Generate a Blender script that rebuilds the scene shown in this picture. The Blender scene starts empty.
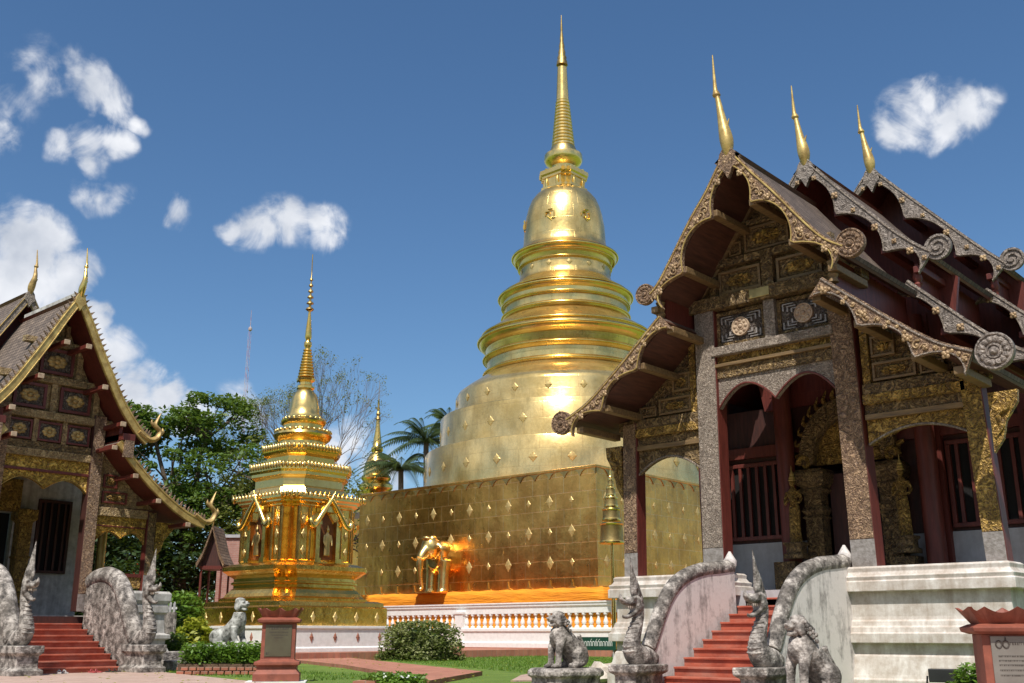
import bpy, bmesh, math, random
from mathutils import Vector, Matrix
random.seed(7)
R = math.radians
scene = bpy.context.scene
COL = scene.collection

# ------------------------------------------------------------------ camera
cam_d = bpy.data.cameras.new("camera")
cam = bpy.data.objects.new("camera", cam_d)
COL.objects.link(cam)
cam.location = (0, 0, 1.0)
cam.rotation_euler = (R(90 + 15.6), 0, R(41.8))
cam_d.sensor_width = 36.0
cam_d.lens = 36.0 * 1045.0 / 1024.0
cam_d.clip_start = 0.1
cam_d.clip_end = 3000
scene.camera = cam

# ------------------------------------------------------------------ exposure
vs = scene.view_settings
vs.view_transform = 'Standard'
vs.look = 'None'
vs.exposure = 0.3
vs.gamma = 1.0
scene.cycles.max_bounces = 6
scene.cycles.transparent_max_bounces = 8

# ------------------------------------------------------------------ sun and sky
SUN_EL = 57.0
SUN_AZ = 152.0            # clockwise from +Y : in front (-Y) and right (+X) of the right hall
sd = bpy.data.lights.new("sun", 'SUN')
sd.energy = 4.3
sd.angle = R(0.5)
sd.color = (1.0, 0.95, 0.87)
sun = bpy.data.objects.new("sun", sd)
COL.objects.link(sun)
sdir = Vector((math.sin(R(SUN_AZ)) * math.cos(R(SUN_EL)), math.cos(R(SUN_AZ)) * math.cos(R(SUN_EL)), math.sin(R(SUN_EL))))
sun.rotation_euler = sdir.to_track_quat('Z', 'Y').to_euler()
sun.location = (0, 0, 60)

world = bpy.data.worlds.new("World")
scene.world = world
world.use_nodes = True
wt = world.node_tree
wt.nodes.clear()

# clouds: azimuth from +Y, elevation, radius (degrees)
CLOUDS = [(-65.8,27.2,1.2,1),(-66.9,27.7,0.9,.8),(-64.5,26.7,1.1,1),(-63.5,26.0,0.7,1),(-65.7,24.3,1.3,1),(-66.9,23.8,0.9,1),(-64.7,24.7,1.0,1),(-65.3,23.2,0.8,1),
 (-65.6,21.6,0.8,.8),(-64.9,21.7,0.8,.8),(-64.2,21.9,0.8,.8),(-60.8,21.8,1.0,.9),(-61.4,21.3,0.6,.9),(-54.9,21.7,1.5,1),(-53.1,21.6,1.3,1),(-56.5,21.0,1.3,1),(-57.8,20.8,0.7,1),
 (-54.7,22.5,0.9,1),(-70.4,25.8,1.8,.45),(-68.6,27.2,1.7,.4),(-70.6,24.0,1.2,.7),(-68.4,18.6,2.2,1),(-67.3,19.5,1.4,1),(-66.4,17.6,1.5,1),(-68.6,16.6,2.7,1),
 (-64.6,15.4,1.2,1),(-63.6,14.0,1.5,1),(-62.1,12.2,1.7,1),(-60.6,12.2,1.2,1),(-59.2,11.0,1.3,1),(-64.3,12.5,2.4,1),(-66.0,14.4,1.9,1),(-57.0,11.5,1.3,.9),
 (-50.4,10.1,1.5,1),(-51.7,8.5,2.1,1),(-49.0,8.5,1.6,1),(-19.2,26.1,1.5,1),(-17.5,25.5,1.5,1),(-16.2,25.6,1.3,1),(-18.3,26.8,0.9,1),(-14.9,25.8,0.8,.8),(-20.1,25.7,0.9,1),
 (60,25,14,1),(85,40,16,1),(110,20,15,1.3),(135,45,18,1.3),(150,18,14,1.3),(172,34,18,1.3),(190,14,13,1.3),(205,48,18,1.3),(222,24,15,1.3),(245,38,15,1),(120,68,16,1),(210,72,15,1),(30,30,12,1)]  # unseen cloud banks, added to whiten gold reflections and lift the shade

def wn(t, **k):
    n = wt.nodes.new(t)
    for a, b in k.items(): setattr(n, a, b)
    return n
def wmath(op, a, b=None, clamp=False):
    n = wn('ShaderNodeMath', operation=op)
    n.use_clamp = clamp
    for i, s in enumerate((a, b)):
        if s is None: continue
        if isinstance(s, (int, float)): n.inputs[i].default_value = s
        else: wt.links.new(s, n.inputs[i])
    return n.outputs[0]
tc = wn('ShaderNodeTexCoord')
nz = wn('ShaderNodeTexNoise'); nz.inputs['Scale'].default_value = 26; nz.inputs['Detail'].default_value = 9; nz.inputs['Roughness'].default_value = .58; nz.inputs['Distortion'].default_value = .6
wt.links.new(tc.outputs['Generated'], nz.inputs['Vector'])
nz2 = wn('ShaderNodeTexNoise'); nz2.inputs['Scale'].default_value = 75; nz2.inputs['Detail'].default_value = 6
wt.links.new(tc.outputs['Generated'], nz2.inputs['Vector'])
nw = wn('ShaderNodeTexNoise'); nw.inputs['Scale'].default_value = 14; nw.inputs['Detail'].default_value = 4
wt.links.new(tc.outputs['Generated'], nw.inputs['Vector'])
# warp the direction a little so that cloud lobes are not round
sub = wn('ShaderNodeVectorMath', operation='SUBTRACT'); sub.inputs[1].default_value = (.5, .5, .5)
wt.links.new(nw.outputs['Color'], sub.inputs[0])
scl = wn('ShaderNodeVectorMath', operation='SCALE'); scl.inputs['Scale'].default_value = .045
wt.links.new(sub.outputs[0], scl.inputs[0])
addv = wn('ShaderNodeVectorMath', operation='ADD')
wt.links.new(tc.outputs['Generated'], addv.inputs[0]); wt.links.new(scl.outputs[0], addv.inputs[1])
acc = None; low = None
for az, el, rad, dens in CLOUDS:
    if dens == 1: dens = 1.75 if (az < -59 and el < 20) else 1.25
    a, e = R(az), R(el)
    c = (math.sin(a) * math.cos(e), math.cos(a) * math.cos(e), math.sin(e))
    d = wn('ShaderNodeVectorMath', operation='DISTANCE'); d.inputs[1].default_value = c
    wt.links.new(addv.outputs[0], d.inputs[0])
    f = wmath('MULTIPLY', d.outputs['Value'], -dens / R(rad * 1.25) )
    f = wmath('ADD', f, dens)
    f = wmath('MAXIMUM', f, 0.0)
    acc = f if acc is None else wmath('MAXIMUM', acc, f)
base = wmath('MULTIPLY', acc, 1.35)
det = wmath('SUBTRACT', nz.outputs['Fac'], .5)
det = wmath('MULTIPLY', det, 3.6)
det2 = wmath('SUBTRACT', nz2.outputs['Fac'], .5)
det2 = wmath('MULTIPLY', det2, 1.1)
msk = wmath('ADD', wmath('ADD', base, det), det2)
mr = wn('ShaderNodeMapRange', interpolation_type='SMOOTHSTEP')
mr.inputs['From Min'].default_value = .0; mr.inputs['From Max'].default_value = 1.6
wt.links.new(msk, mr.inputs['Value'])
gate = wn('ShaderNodeMapRange'); gate.inputs['From Min'].default_value = .0; gate.inputs['From Max'].default_value = .3
wt.links.new(acc, gate.inputs['Value'])
cmask = wmath('MULTIPLY', mr.outputs[0], gate.outputs[0], True)

sky = wn('ShaderNodeTexSky', sky_type='NISHITA')
sky.sun_disc = False
sky.sun_elevation = R(SUN_EL)
sky.sun_rotation = R(SUN_AZ)
sky.air_density = 1.0
sky.dust_density = 0.6
sky.ozone_density = 2.2
hs = wn('ShaderNodeHueSaturation'); hs.inputs['Saturation'].default_value = 1.10; hs.inputs['Value'].default_value = 0.93
tint = wn('ShaderNodeMix', data_type='RGBA', blend_type='MULTIPLY'); tint.inputs[0].default_value = 1.0
tint.inputs[7].default_value = (.90, 1.0, 1.07, 1)
wt.links.new(sky.outputs[0], tint.inputs[6])
wt.links.new(tint.outputs[2], hs.inputs['Color'])
# cloud light and shade inside the cloud body
crm = wn('ShaderNodeValToRGB')
crm.color_ramp.elements[0].position = .25; crm.color_ramp.elements[0].color = (3.6, 4.1, 5.0, 1)
crm.color_ramp.elements[1].position = .75; crm.color_ramp.elements[1].color = (8.8, 8.9, 9.2, 1)
nz3 = wn('ShaderNodeTexNoise'); nz3.inputs['Scale'].default_value = 17; nz3.inputs['Detail'].default_value = 7
wt.links.new(tc.outputs['Generated'], nz3.inputs['Vector'])
wt.links.new(nz3.outputs['Fac'], crm.inputs['Fac'])
mix = wn('ShaderNodeMix', data_type='RGBA')
wt.links.new(cmask, mix.inputs[0]); wt.links.new(hs.outputs[0], mix.inputs[6]); wt.links.new(crm.outputs[0], mix.inputs[7])
bg = wn('ShaderNodeBackground'); bg.inputs['Strength'].default_value = 0.096
wt.links.new(mix.outputs[2], bg.inputs['Color'])
wo = wn('ShaderNodeOutputWorld')
wt.links.new(bg.outputs[0], wo.inputs['Surface'])

# ------------------------------------------------------------------ material helpers
class NT:
    def __init__(s, name):
        s.m = bpy.data.materials.new(name); s.m.use_nodes = True
        s.t = s.m.node_tree; s.b = s.t.nodes['Principled BSDF']
        s.co = s.t.nodes.new('ShaderNodeTexCoord').outputs['Object']
    def n(s, t, **k):
        x = s.t.nodes.new(t)
        for a, b in k.items(): setattr(x, a, b)
        return x
    def put(s, sock, val):
        if isinstance(val, bpy.types.NodeSocket): s.t.links.new(val, sock)
        elif isinstance(val, tuple) and len(val) == 3 and sock.type == 'RGBA': sock.default_value = (*val, 1)
        else: sock.default_value = val
    def math(s, op, a, b=0.0, c=None):
        x = s.n('ShaderNodeMath', operation=op); s.put(x.inputs[0], a); s.put(x.inputs[1], b)
        if c is not None: s.put(x.inputs[2], c)
        return x.outputs[0]
    def noise(s, scale, detail=5, rough=.55, vec=None, dist=0):
        x = s.n('ShaderNodeTexNoise'); s.put(x.inputs['Vector'], vec or s.co)
        x.inputs['Scale'].default_value = scale; x.inputs['Detail'].default_value = detail; x.inputs['Roughness'].default_value = rough
        x.inputs['Distortion'].default_value = dist
        return x.outputs['Fac']
    def voro(s, scale, feature='F1', vec=None, rnd=1.0):
        x = s.n('ShaderNodeTexVoronoi', feature=feature); s.put(x.inputs['Vector'], vec or s.co)
        x.inputs['Scale'].default_value = scale; x.inputs['Randomness'].default_value = rnd
        return x.outputs['Distance']
    def ramp(s, fac, pts):
        x = s.n('ShaderNodeValToRGB'); e = x.color_ramp.elements
        while len(e) < len(pts): e.new(.5)
        for i, (p, c) in enumerate(pts):
            e[i].position = p; e[i].color = (*c, 1) if isinstance(c, tuple) else (c, c, c, 1)
        s.put(x.inputs['Fac'], fac); return x.outputs['Color']
    def mix(s, fac, a, b, mode='MIX'):
        x = s.n('ShaderNodeMix', data_type='RGBA', blend_type=mode); s.put(x.inputs[0], fac); s.put(x.inputs[6], a); s.put(x.inputs[7], b); return x.outputs[2]
    def map(s, scale=(1, 1, 1), rot=(0, 0, 0), vec=None):
        x = s.n('ShaderNodeMapping'); s.put(x.inputs['Vector'], vec or s.co); x.inputs['Scale'].default_value = scale; x.inputs['Rotation'].default_value = rot
        return x.outputs[0]
    def bump(s, h, strength=.5, dist=.02, normal=None):
        x = s.n('ShaderNodeBump'); s.put(x.inputs['Height'], h); x.inputs['Strength'].default_value = strength; x.inputs['Distance'].default_value = dist
        if normal: s.put(x.inputs['Normal'], normal)
        return x.outputs[0]
    def sep(s, vec=None):
        x = s.n('ShaderNodeSeparateXYZ'); s.put(x.inputs[0], vec or s.co); return x.outputs
    def comb(s, a, b, c=0.0):
        x = s.n('ShaderNodeCombineXYZ'); s.put(x.inputs[0], a); s.put(x.inputs[1], b); s.put(x.inputs[2], c); return x.outputs[0]
    def brick(s, vec, w, h, mortar=.02, c1=(.5,.5,.5), c2=(.4,.4,.4), cm=(.1,.1,.1), off=.5):
        x = s.n('ShaderNodeTexBrick'); s.put(x.inputs['Vector'], vec); x.offset = off
        x.inputs['Scale'].default_value = 1; x.inputs['Brick Width'].default_value = w; x.inputs['Row Height'].default_value = h
        x.inputs['Mortar Size'].default_value = mortar; x.inputs['Mortar Smooth'].default_value = .3
        s.put(x.inputs['Color1'], c1); s.put(x.inputs['Color2'], c2); s.put(x.inputs['Mortar'], cm)
        return x.outputs
    def out(s, color=None, rough=None, metal=None, normal=None, spec=None):
        if color is not None: s.put(s.b.inputs['Base Color'], color)
        if rough is not None: s.put(s.b.inputs['Roughness'], rough)
        if metal is not None: s.put(s.b.inputs['Metallic'], metal)
        if normal is not None: s.put(s.b.inputs['Normal'], normal)
        if spec is not None: s.put(s.b.inputs['Specular IOR Level'], spec)
        return s.m
MATS = {}
def simple(name, a, b=None, scale=4, rough=.7, metal=0, bumps=.25, bscale=30, dist=.01, detail=6):
    t = NT(name)
    b = b or tuple(x * .7 for x in a)
    c = t.ramp(t.noise(scale, detail), [(.35, b), (.65, a)])
    MATS[name] = t.out(c, rough, metal, t.bump(t.noise(bscale, 5), bumps, dist))
    return MATS[name]

def gold(name, a, b, r0, r1, seam=None, seamdir='flat', wob=.12, bst=.55, metal=1.0):
    t = NT(name)
    big = t.noise(.55, 4); fine = t.noise(7, 6)
    f = t.math('MULTIPLY_ADD', fine, .35, big)
    col = t.ramp(f, [(.5, b), (.82, a)])
    h = t.math('MULTIPLY', t.noise(1.3, 4), wob)
    rough = t.n('ShaderNodeMapRange'); t.put(rough.inputs[0], t.noise(2.3, 6)); rough.inputs[3].default_value = r0; rough.inputs[4].default_value = r1
    if seam:
        s = t.sep()
        if seamdir == 'flat': u = t.math('ADD', s[0], s[1])
        else: u = t.math('MULTIPLY', t.math('ARCTAN2', s[1], s[0]), 6.0)
        bk = t.brick(t.comb(u, s[2]), seam[0], seam[1], .018, (.62,.62,.62), (.3,.3,.3), (0, 0, 0))
        # each plate is beaten to a slightly different tone and tilt
        col = t.mix(.16 if seamdir == 'flat' else .07, col, bk[0], 'OVERLAY')
        seamf = t.math('MULTIPLY', bk[1], t.math('MULTIPLY', t.noise(1.1, 5), 1.1 if seamdir == 'flat' else .4))
        col = t.mix(seamf, col, tuple(x * .4 for x in b) if seamdir == 'round' else (.95, .72, .36))
        # tarnish runs down from the edges of the plates
        tn = t.ramp(t.noise(1.5, 8, .7, t.map((1.2, 1.2, .35))), [(.48, 0.0), (.72, .55)])
        col = t.mix(tn, col, tuple(x * .55 for x in b))
        h = t.math('ADD', h, t.math('MULTIPLY', bk[1], -.05 if seamdir == 'flat' else -.02))
        sepc = t.n('ShaderNodeSeparateColor'); t.put(sepc.inputs[0], bk[0])
        h = t.math('ADD', h, t.math('MULTIPLY', t.noise(5, 3), .045))
    nrm = t.bump(h, bst, .35)
    nrm = t.bump(t.noise(40, 3), .12, .01, nrm)
    MATS[name] = t.out(col, rough.outputs[0], metal, nrm)
    return MATS[name]
gold('gold_dome', (.90, .66, .26), (.66, .45, .15), .22, .36, (1.6, .95), 'round', .12, .35, .92)
gold('gold_drum', (.86, .64, .27), (.60, .42, .15), .15, .25, (1.6, .95), 'round', .10, .14, .80)
gold('gold_ring', (.92, .67, .27), (.74, .50, .17), .22, .36)
gold('gold_wall', (.98, .50, .13), (.62, .28, .07), .20, .40, (1.05, .85), 'flat', .16, .45)
gold('gold_rich', (.98, .60, .15), (.80, .42, .08), .18, .34, None, 'flat', .2)
gold('gold_bright', (.92, .66, .22), (.78, .48, .11), .16, .30)
gold('gold_pale', (.90, .66, .26), (.74, .50, .16), .22, .36)
gold('gold_old', (.55, .40, .16), (.24, .16, .06), .35, .6)

simple('niche_dark', (.22, .075, .02), (.12, .04, .012), 5, .6)
simple('stud_gilt', (.42, .29, .15), (.24, .15, .08), 9, .5, .2, .5, 40)
simple('plate_gold', (.62, .46, .19), (.44, .31, .11), 6, .45, .5, .2)
simple('gold_dull', (.52, .36, .13), (.25, .16, .06), 7, .5, .3, .5)
simple('gold_paint', (.60, .44, .15), (.34, .22, .07), 5, .42, .4, .4)
simple('purlin_tan', (.50, .38, .26), (.30, .20, .13), 7, .7)
simple('panel_grey', (.33, .30, .28), (.20, .175, .155), 12, .5, .1, .5, 25, .02)
def carved(name, hi, mid, lo, scale=9, metal=0.0, rough=.6, st=.9, dist=.05):
    """lacquered and gilded carving: curling relief with dark hollows"""
    t = NT(name)
    wv = t.n('ShaderNodeTexNoise'); t.put(wv.inputs['Vector'], t.co); wv.inputs['Scale'].default_value = scale * .35; wv.inputs['Detail'].default_value = 2
    sb = t.n('ShaderNodeVectorMath', operation='SUBTRACT'); t.put(sb.inputs[0], wv.outputs['Color']); sb.inputs[1].default_value = (.5, .5, .5)
    sc = t.n('ShaderNodeVectorMath', operation='SCALE'); t.put(sc.inputs[0], sb.outputs[0]); sc.inputs['Scale'].default_value = 2.6 / scale
    ad = t.n('ShaderNodeVectorMath', operation='ADD'); t.put(ad.inputs[0], t.co); t.put(ad.inputs[1], sc.outputs[0])
    # swirling scroll ridges, two sizes
    def ridge(sc_, ds):
        n_ = t.noise(sc_, 1.5, .5, ad.outputs[0], ds)
        return t.math('POWER', t.math('SUBTRACT', 1.0, t.math('ABSOLUTE', t.math('MULTIPLY', t.math('SUBTRACT', n_, .5), 4.2))), 2.0)
    h = t.math('MAXIMUM', t.math('MAXIMUM', ridge(scale * .55, 1.6), 0.0), t.math('MULTIPLY', ridge(scale * 1.25, 1.2), .75))
    h = t.math('ADD', h, t.math('MULTIPLY', t.voro(scale * 1.6), -.12))
    wear = t.noise(1.7, 6, .65)
    col = t.ramp(h, [(.16, lo), (.48, mid), (.85, hi)])
    col = t.mix(t.math('MULTIPLY', wear, .55), col, mid)
    col = t.mix(t.ramp(t.noise(3.1, 5, .7), [(.45, 0.0), (.75, .6)]), col, tuple(x * .45 for x in mid))
    MATS[name] = t.out(col, rough, metal, t.bump(h, st, dist))
    return MATS[name]
carved('carved_tan', (.56, .41, .20), (.32, .215, .10), (.09, .05, .025), 13, .1, .55, .8, .04)
carved('carved_gilt', (.66, .42, .10), (.30, .175, .045), (.035, .016, .009), 11, .25, .45, .9, .05)
carved('carved_wood', (.40, .27, .11), (.17, .105, .045), (.025, .014, .009), 11, .1, .55, .9, .05)
carved('carved_grey', (.48, .40, .32), (.27, .215, .17), (.08, .055, .04), 22, .05, .6, .85, .025)
carved('carved_rose', (.50, .33, .19), (.23, .14, .085), (.05, .023, .015), 17, .1, .55, .9, .03)
carved('carved_silver', (.35, .295, .25), (.19, .155, .13), (.06, .045, .035), 9, .1, .55, .6, .03)
carved('carved_black', (.30, .25, .20), (.10, .075, .06), (.02, .012, .01), 13, .1, .5)
carved('carved_yellow', (.85, .58, .12), (.44, .26, .045), (.06, .03, .012), 10, .3, .42, .9, .05)

t = NT('red_wood')
gr = t.noise(6, 6, .6, t.map((3, 3, .35)))
MATS['red_wood'] = t.out(t.ramp(gr, [(.3, (.075, .014, .010)), (.7, (.16, .032, .022))]), .5, 0, t.bump(gr, .3, .01))
t = NT('soffit_brown')
gr = t.noise(6, 6, .6, t.map((3, .35, 3)))
MATS['soffit_brown'] = t.out(t.ramp(gr, [(.3, (.05, .018, .012)), (.7, (.12, .045, .028))]), .6, 0, t.bump(gr, .3, .01))
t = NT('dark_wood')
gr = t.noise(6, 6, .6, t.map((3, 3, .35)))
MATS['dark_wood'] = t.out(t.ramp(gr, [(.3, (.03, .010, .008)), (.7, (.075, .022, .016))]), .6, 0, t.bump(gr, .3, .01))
t = NT('brown_beam')
gr = t.noise(5, 6, .65, t.map((.5, 4, 4)))
MATS['brown_beam'] = t.out(t.ramp(gr, [(.3, (.10, .062, .03)), (.7, (.27, .17, .07))]), .6, .1, t.bump(gr, .4, .015))

def plaster(name, a, dirt, amount=.5, streak=1.0):
    t = NT(name)
    st = t.noise(1.6, 7, .65, t.map((3.0, 3.0, .45)))
    bl = t.noise(4.5, 8, .7)
    f = t.math('MULTIPLY', st, bl)
    lo = .36 - amount * .2
    c = t.ramp(f, [(lo * .55, dirt), (lo, tuple((x + y) / 2 for x, y in zip(a, dirt))), (lo * 1.5, a)])
    c = t.mix(t.math('MULTIPLY', t.noise(.8, 4), .25), c, tuple(x * .86 for x in a))
    MATS[name] = t.out(c, .8, 0, t.bump(t.noise(14, 7, .6), .35, .012))
    return MATS[name]
plaster('plaster_white', (.76, .73, .69), (.36, .29, .23), .32)
plaster('plaster_stained', (.68, .63, .60), (.07, .06, .055), .95)
plaster('plaster_grey', (.50, .50, .52), (.34, .33, .33), .2)
plaster('plaster_base', (.72, .66, .58), (.30, .22, .15), .55)
plaster('plaster_left', (.60, .58, .55), (.24, .22, .20), .5)

t = NT('old_stone')
f = t.noise(5, 9, .68); g = t.noise(1.8, 5)
c = t.ramp(f, [(.36, (.035, .031, .028)), (.47, (.19, .168, .15)), (.6, (.54, .49, .44))])
c = t.mix(t.ramp(g, [(.4, 0.0), (.7, .7)]), c, (.10, .085, .07))
sc_ = t.voro(24, 'F1')
c = t.mix(t.ramp(sc_, [(.5, 0.0), (.85, .35)]), c, (.07, .06, .05))
MATS['old_stone'] = t.out(c, .85, 0, t.bump(t.math('ADD', t.math('MULTIPLY', sc_, -.4), t.math('ADD', f, t.math('MULTIPLY', t.noise(28, 5), .4))), .9, .03))
t = NT('pale_stone')
f = t.noise(6, 9, .68)
c = t.ramp(f, [(.36, (.05, .05, .042)), (.47, (.24, .24, .215)), (.62, (.50, .50, .46))])
MATS['pale_stone'] = t.out(c, .85, 0, t.bump(t.math('ADD', f, t.math('MULTIPLY', t.noise(28, 5), .4)), .7, .02))

def tiles(name, a, b, lo):
    t = NT(name)
    s = t.sep()
    bk = t.brick(t.comb(s[1], t.math('MULTIPLY', s[2], 1.25)), .17, .16, .014, a, b, lo)
    saw = t.math('FRACT', t.math('MULTIPLY', s[2], 1.25 / .16))
    h = t.math('ADD', t.math('MULTIPLY', saw, -1.0), t.math('MULTIPLY', bk[1], -.8))
    c = t.mix(t.ramp(t.noise(2.2, 7, .7), [(.35, 0.0), (.7, .75)]), bk[0], tuple(x * .5 for x in b))
    MATS[name] = t.out(c, .8, 0, t.bump(h, .9, .03))
tiles('roof_tile', (.17, .12, .09), (.09, .06, .045), (.02, .015, .012))
tiles('roof_tile_left', (.27, .20, .15), (.13, .095, .075), (.03, .022, .018))

t = NT('red_step')
f = t.noise(3, 7, .65)
c = t.ramp(f, [(.3, (.28, .055, .03)), (.65, (.45, .11, .06))])
c = t.mix(t.ramp(t.noise(9, 8, .7), [(.55, 0.0), (.8, .5)]), c, (.22, .09, .06))
c = t.mix(t.ramp(t.noise(2.2, 8, .75, t.map((.6, 2.5, 1))), [(.46, 0.0), (.72, .6)]), c, (.44, .25, .19))
MATS['red_step'] = t.out(c, .6, 0, t.bump(t.noise(22, 4), .2, .01))

def bricks(name, a, b, m, w=.24, h=.08, mode='flat'):
    t = NT(name); s = t.sep()
    vec = t.co if mode == 'ground' else t.comb(t.math('ADD', s[0], s[1]), s[2])
    bk = t.brick(vec, w, h, .012, a, b, m)
    c = t.mix(t.ramp(t.noise(3, 7, .7), [(.4, 0.0), (.75, .6)]), bk[0], tuple(x * .55 for x in b))
    MATS[name] = t.out(c, .85, 0, t.bump(t.math('ADD', t.math('MULTIPLY', bk[1], -.6), t.math('MULTIPLY', t.noise(25, 5), .5)), .6, .01))
bricks('brick_kerb', (.47, .20, .13), (.36, .14, .09), (.30, .20, .15), .3, .3, 'ground')
bricks('brick_side', (.42, .15, .09), (.30, .10, .06), (.24, .15, .11), .25, .09)
bricks('brick_pink', (.42, .22, .17), (.35, .165, .13), (.40, .28, .24), .25, .09)
bricks('paving', (.50, .36, .29), (.44, .30, .24), (.30, .22, .18), .42, .42, 'ground')

t = NT('terracotta')
f = t.noise(5, 7, .6)
MATS['terracotta'] = t.out(t.ramp(f, [(.3, (.16, .045, .027)), (.7, (.30, .085, .05))]), .62, 0, t.bump(t.noise(30, 5), .3, .01))
t = NT('grass_ground')
f = t.noise(.7, 8, .6); g = t.noise(22, 8, .75)
c = t.ramp(t.math('MULTIPLY_ADD', g, .6, t.math('MULTIPLY', f, .5)), [(.35, (.07, .13, .016)), (.55, (.15, .25, .03)), (.75, (.26, .34, .06))])
MATS['grass_ground'] = t.out(c, .9, 0, t.bump(t.noise(60, 6, .7), 1.0, .05))
t = NT('cloth_orange')
f = t.noise(1.5, 6, .6, t.map((.5, .5, 5)))
MATS['cloth_orange'] = t.out(t.ramp(f, [(.3, (.62, .20, .005)), (.7, (.88, .34, .012))]), .75, 0, t.bump(f, .8, .12))
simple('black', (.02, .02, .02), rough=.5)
simple('black_void', (.006, .005, .005), rough=.9)  # black panel colour imitating unlit interiors behind doors and windows
simple('sign_green', (.008, .055, .035), (.006, .04, .026), 5, .4, bumps=.03)
simple('white_paint', (.80, .80, .78), (.70, .70, .68), 6, .5, bumps=.05)
simple('sign_plate', (.27, .25, .22), (.22, .20, .175), 3, .35, .3, .05)
simple('sign_plate_dark', (.13, .12, .075), (.10, .085, .055), 3, .35, .3, .05)
simple('engraving', (.07, .055, .045), rough=.6)
simple('bark', (.16, .12, .085), (.06, .045, .03), 8, .9, 0, .9, 18, .04)
simple('bark_grey', (.20, .165, .13), (.09, .07, .055), 8, .9, 0, .9, 18, .04)
simple('mast_metal', (.5, .5, .5), (.5, .1, .06), 2, .5, .3)
simple('soil', (.14, .085, .05), (.08, .05, .03), 9, .95, 0, .8, 30, .04)
simple('shoe_a', (.45, .08, .08), rough=.6); simple('shoe_b', (.6, .58, .55), rough=.6)

def leafmat(name, a, b, c, trans=.35):
    t = NT(name)
    oi = t.noise(1.3, 4); g = t.noise(19, 3)
    f = t.math('MULTIPLY_ADD', g, .5, t.math('MULTIPLY', oi, .55))
    col = t.ramp(f, [(.38, a), (.53, b), (.68, c)])
    t.out(col, .5, 0, None, .35)
    tr = t.n('ShaderNodeBsdfTranslucent'); t.put(tr.inputs['Color'], t.mix(.5, col, (.22, .32, .03)))
    mx = t.n('ShaderNodeMixShader'); mx.inputs[0].default_value = trans
    t.t.links.new(t.b.outputs[0], mx.inputs[1]); t.t.links.new(tr.outputs[0], mx.inputs[2])
    t.t.links.new(mx.outputs[0], t.t.nodes['Material Output'].inputs['Surface'])
    MATS[name] = t.m
leafmat('leaf_mid', (.04, .085, .014), (.085, .155, .024), (.18, .24, .045))
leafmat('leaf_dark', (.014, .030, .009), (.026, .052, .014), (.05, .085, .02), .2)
leafmat('leaf_olive', (.08, .10, .022), (.15, .17, .04), (.25, .26, .07))
leafmat('leaf_bush', (.07, .10, .025), (.17, .20, .06), (.45, .44, .24), .3)
leafmat('leaf_bright', (.06, .13, .015), (.12, .23, .025), (.20, .33, .05))
leafmat('leaf_yellow', (.20, .24, .02), (.34, .36, .03), (.50, .46, .06))
leafmat('leaf_palm', (.03, .055, .025), (.055, .09, .04), (.10, .14, .07), .25)
leafmat('petal_white', (.55, .6, .5), (.7, .72, .66), (.8, .8, .78), .2)
leafmat('petal_red', (.45, .05, .02), (.6, .09, .03), (.7, .16, .05), .2)

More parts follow.
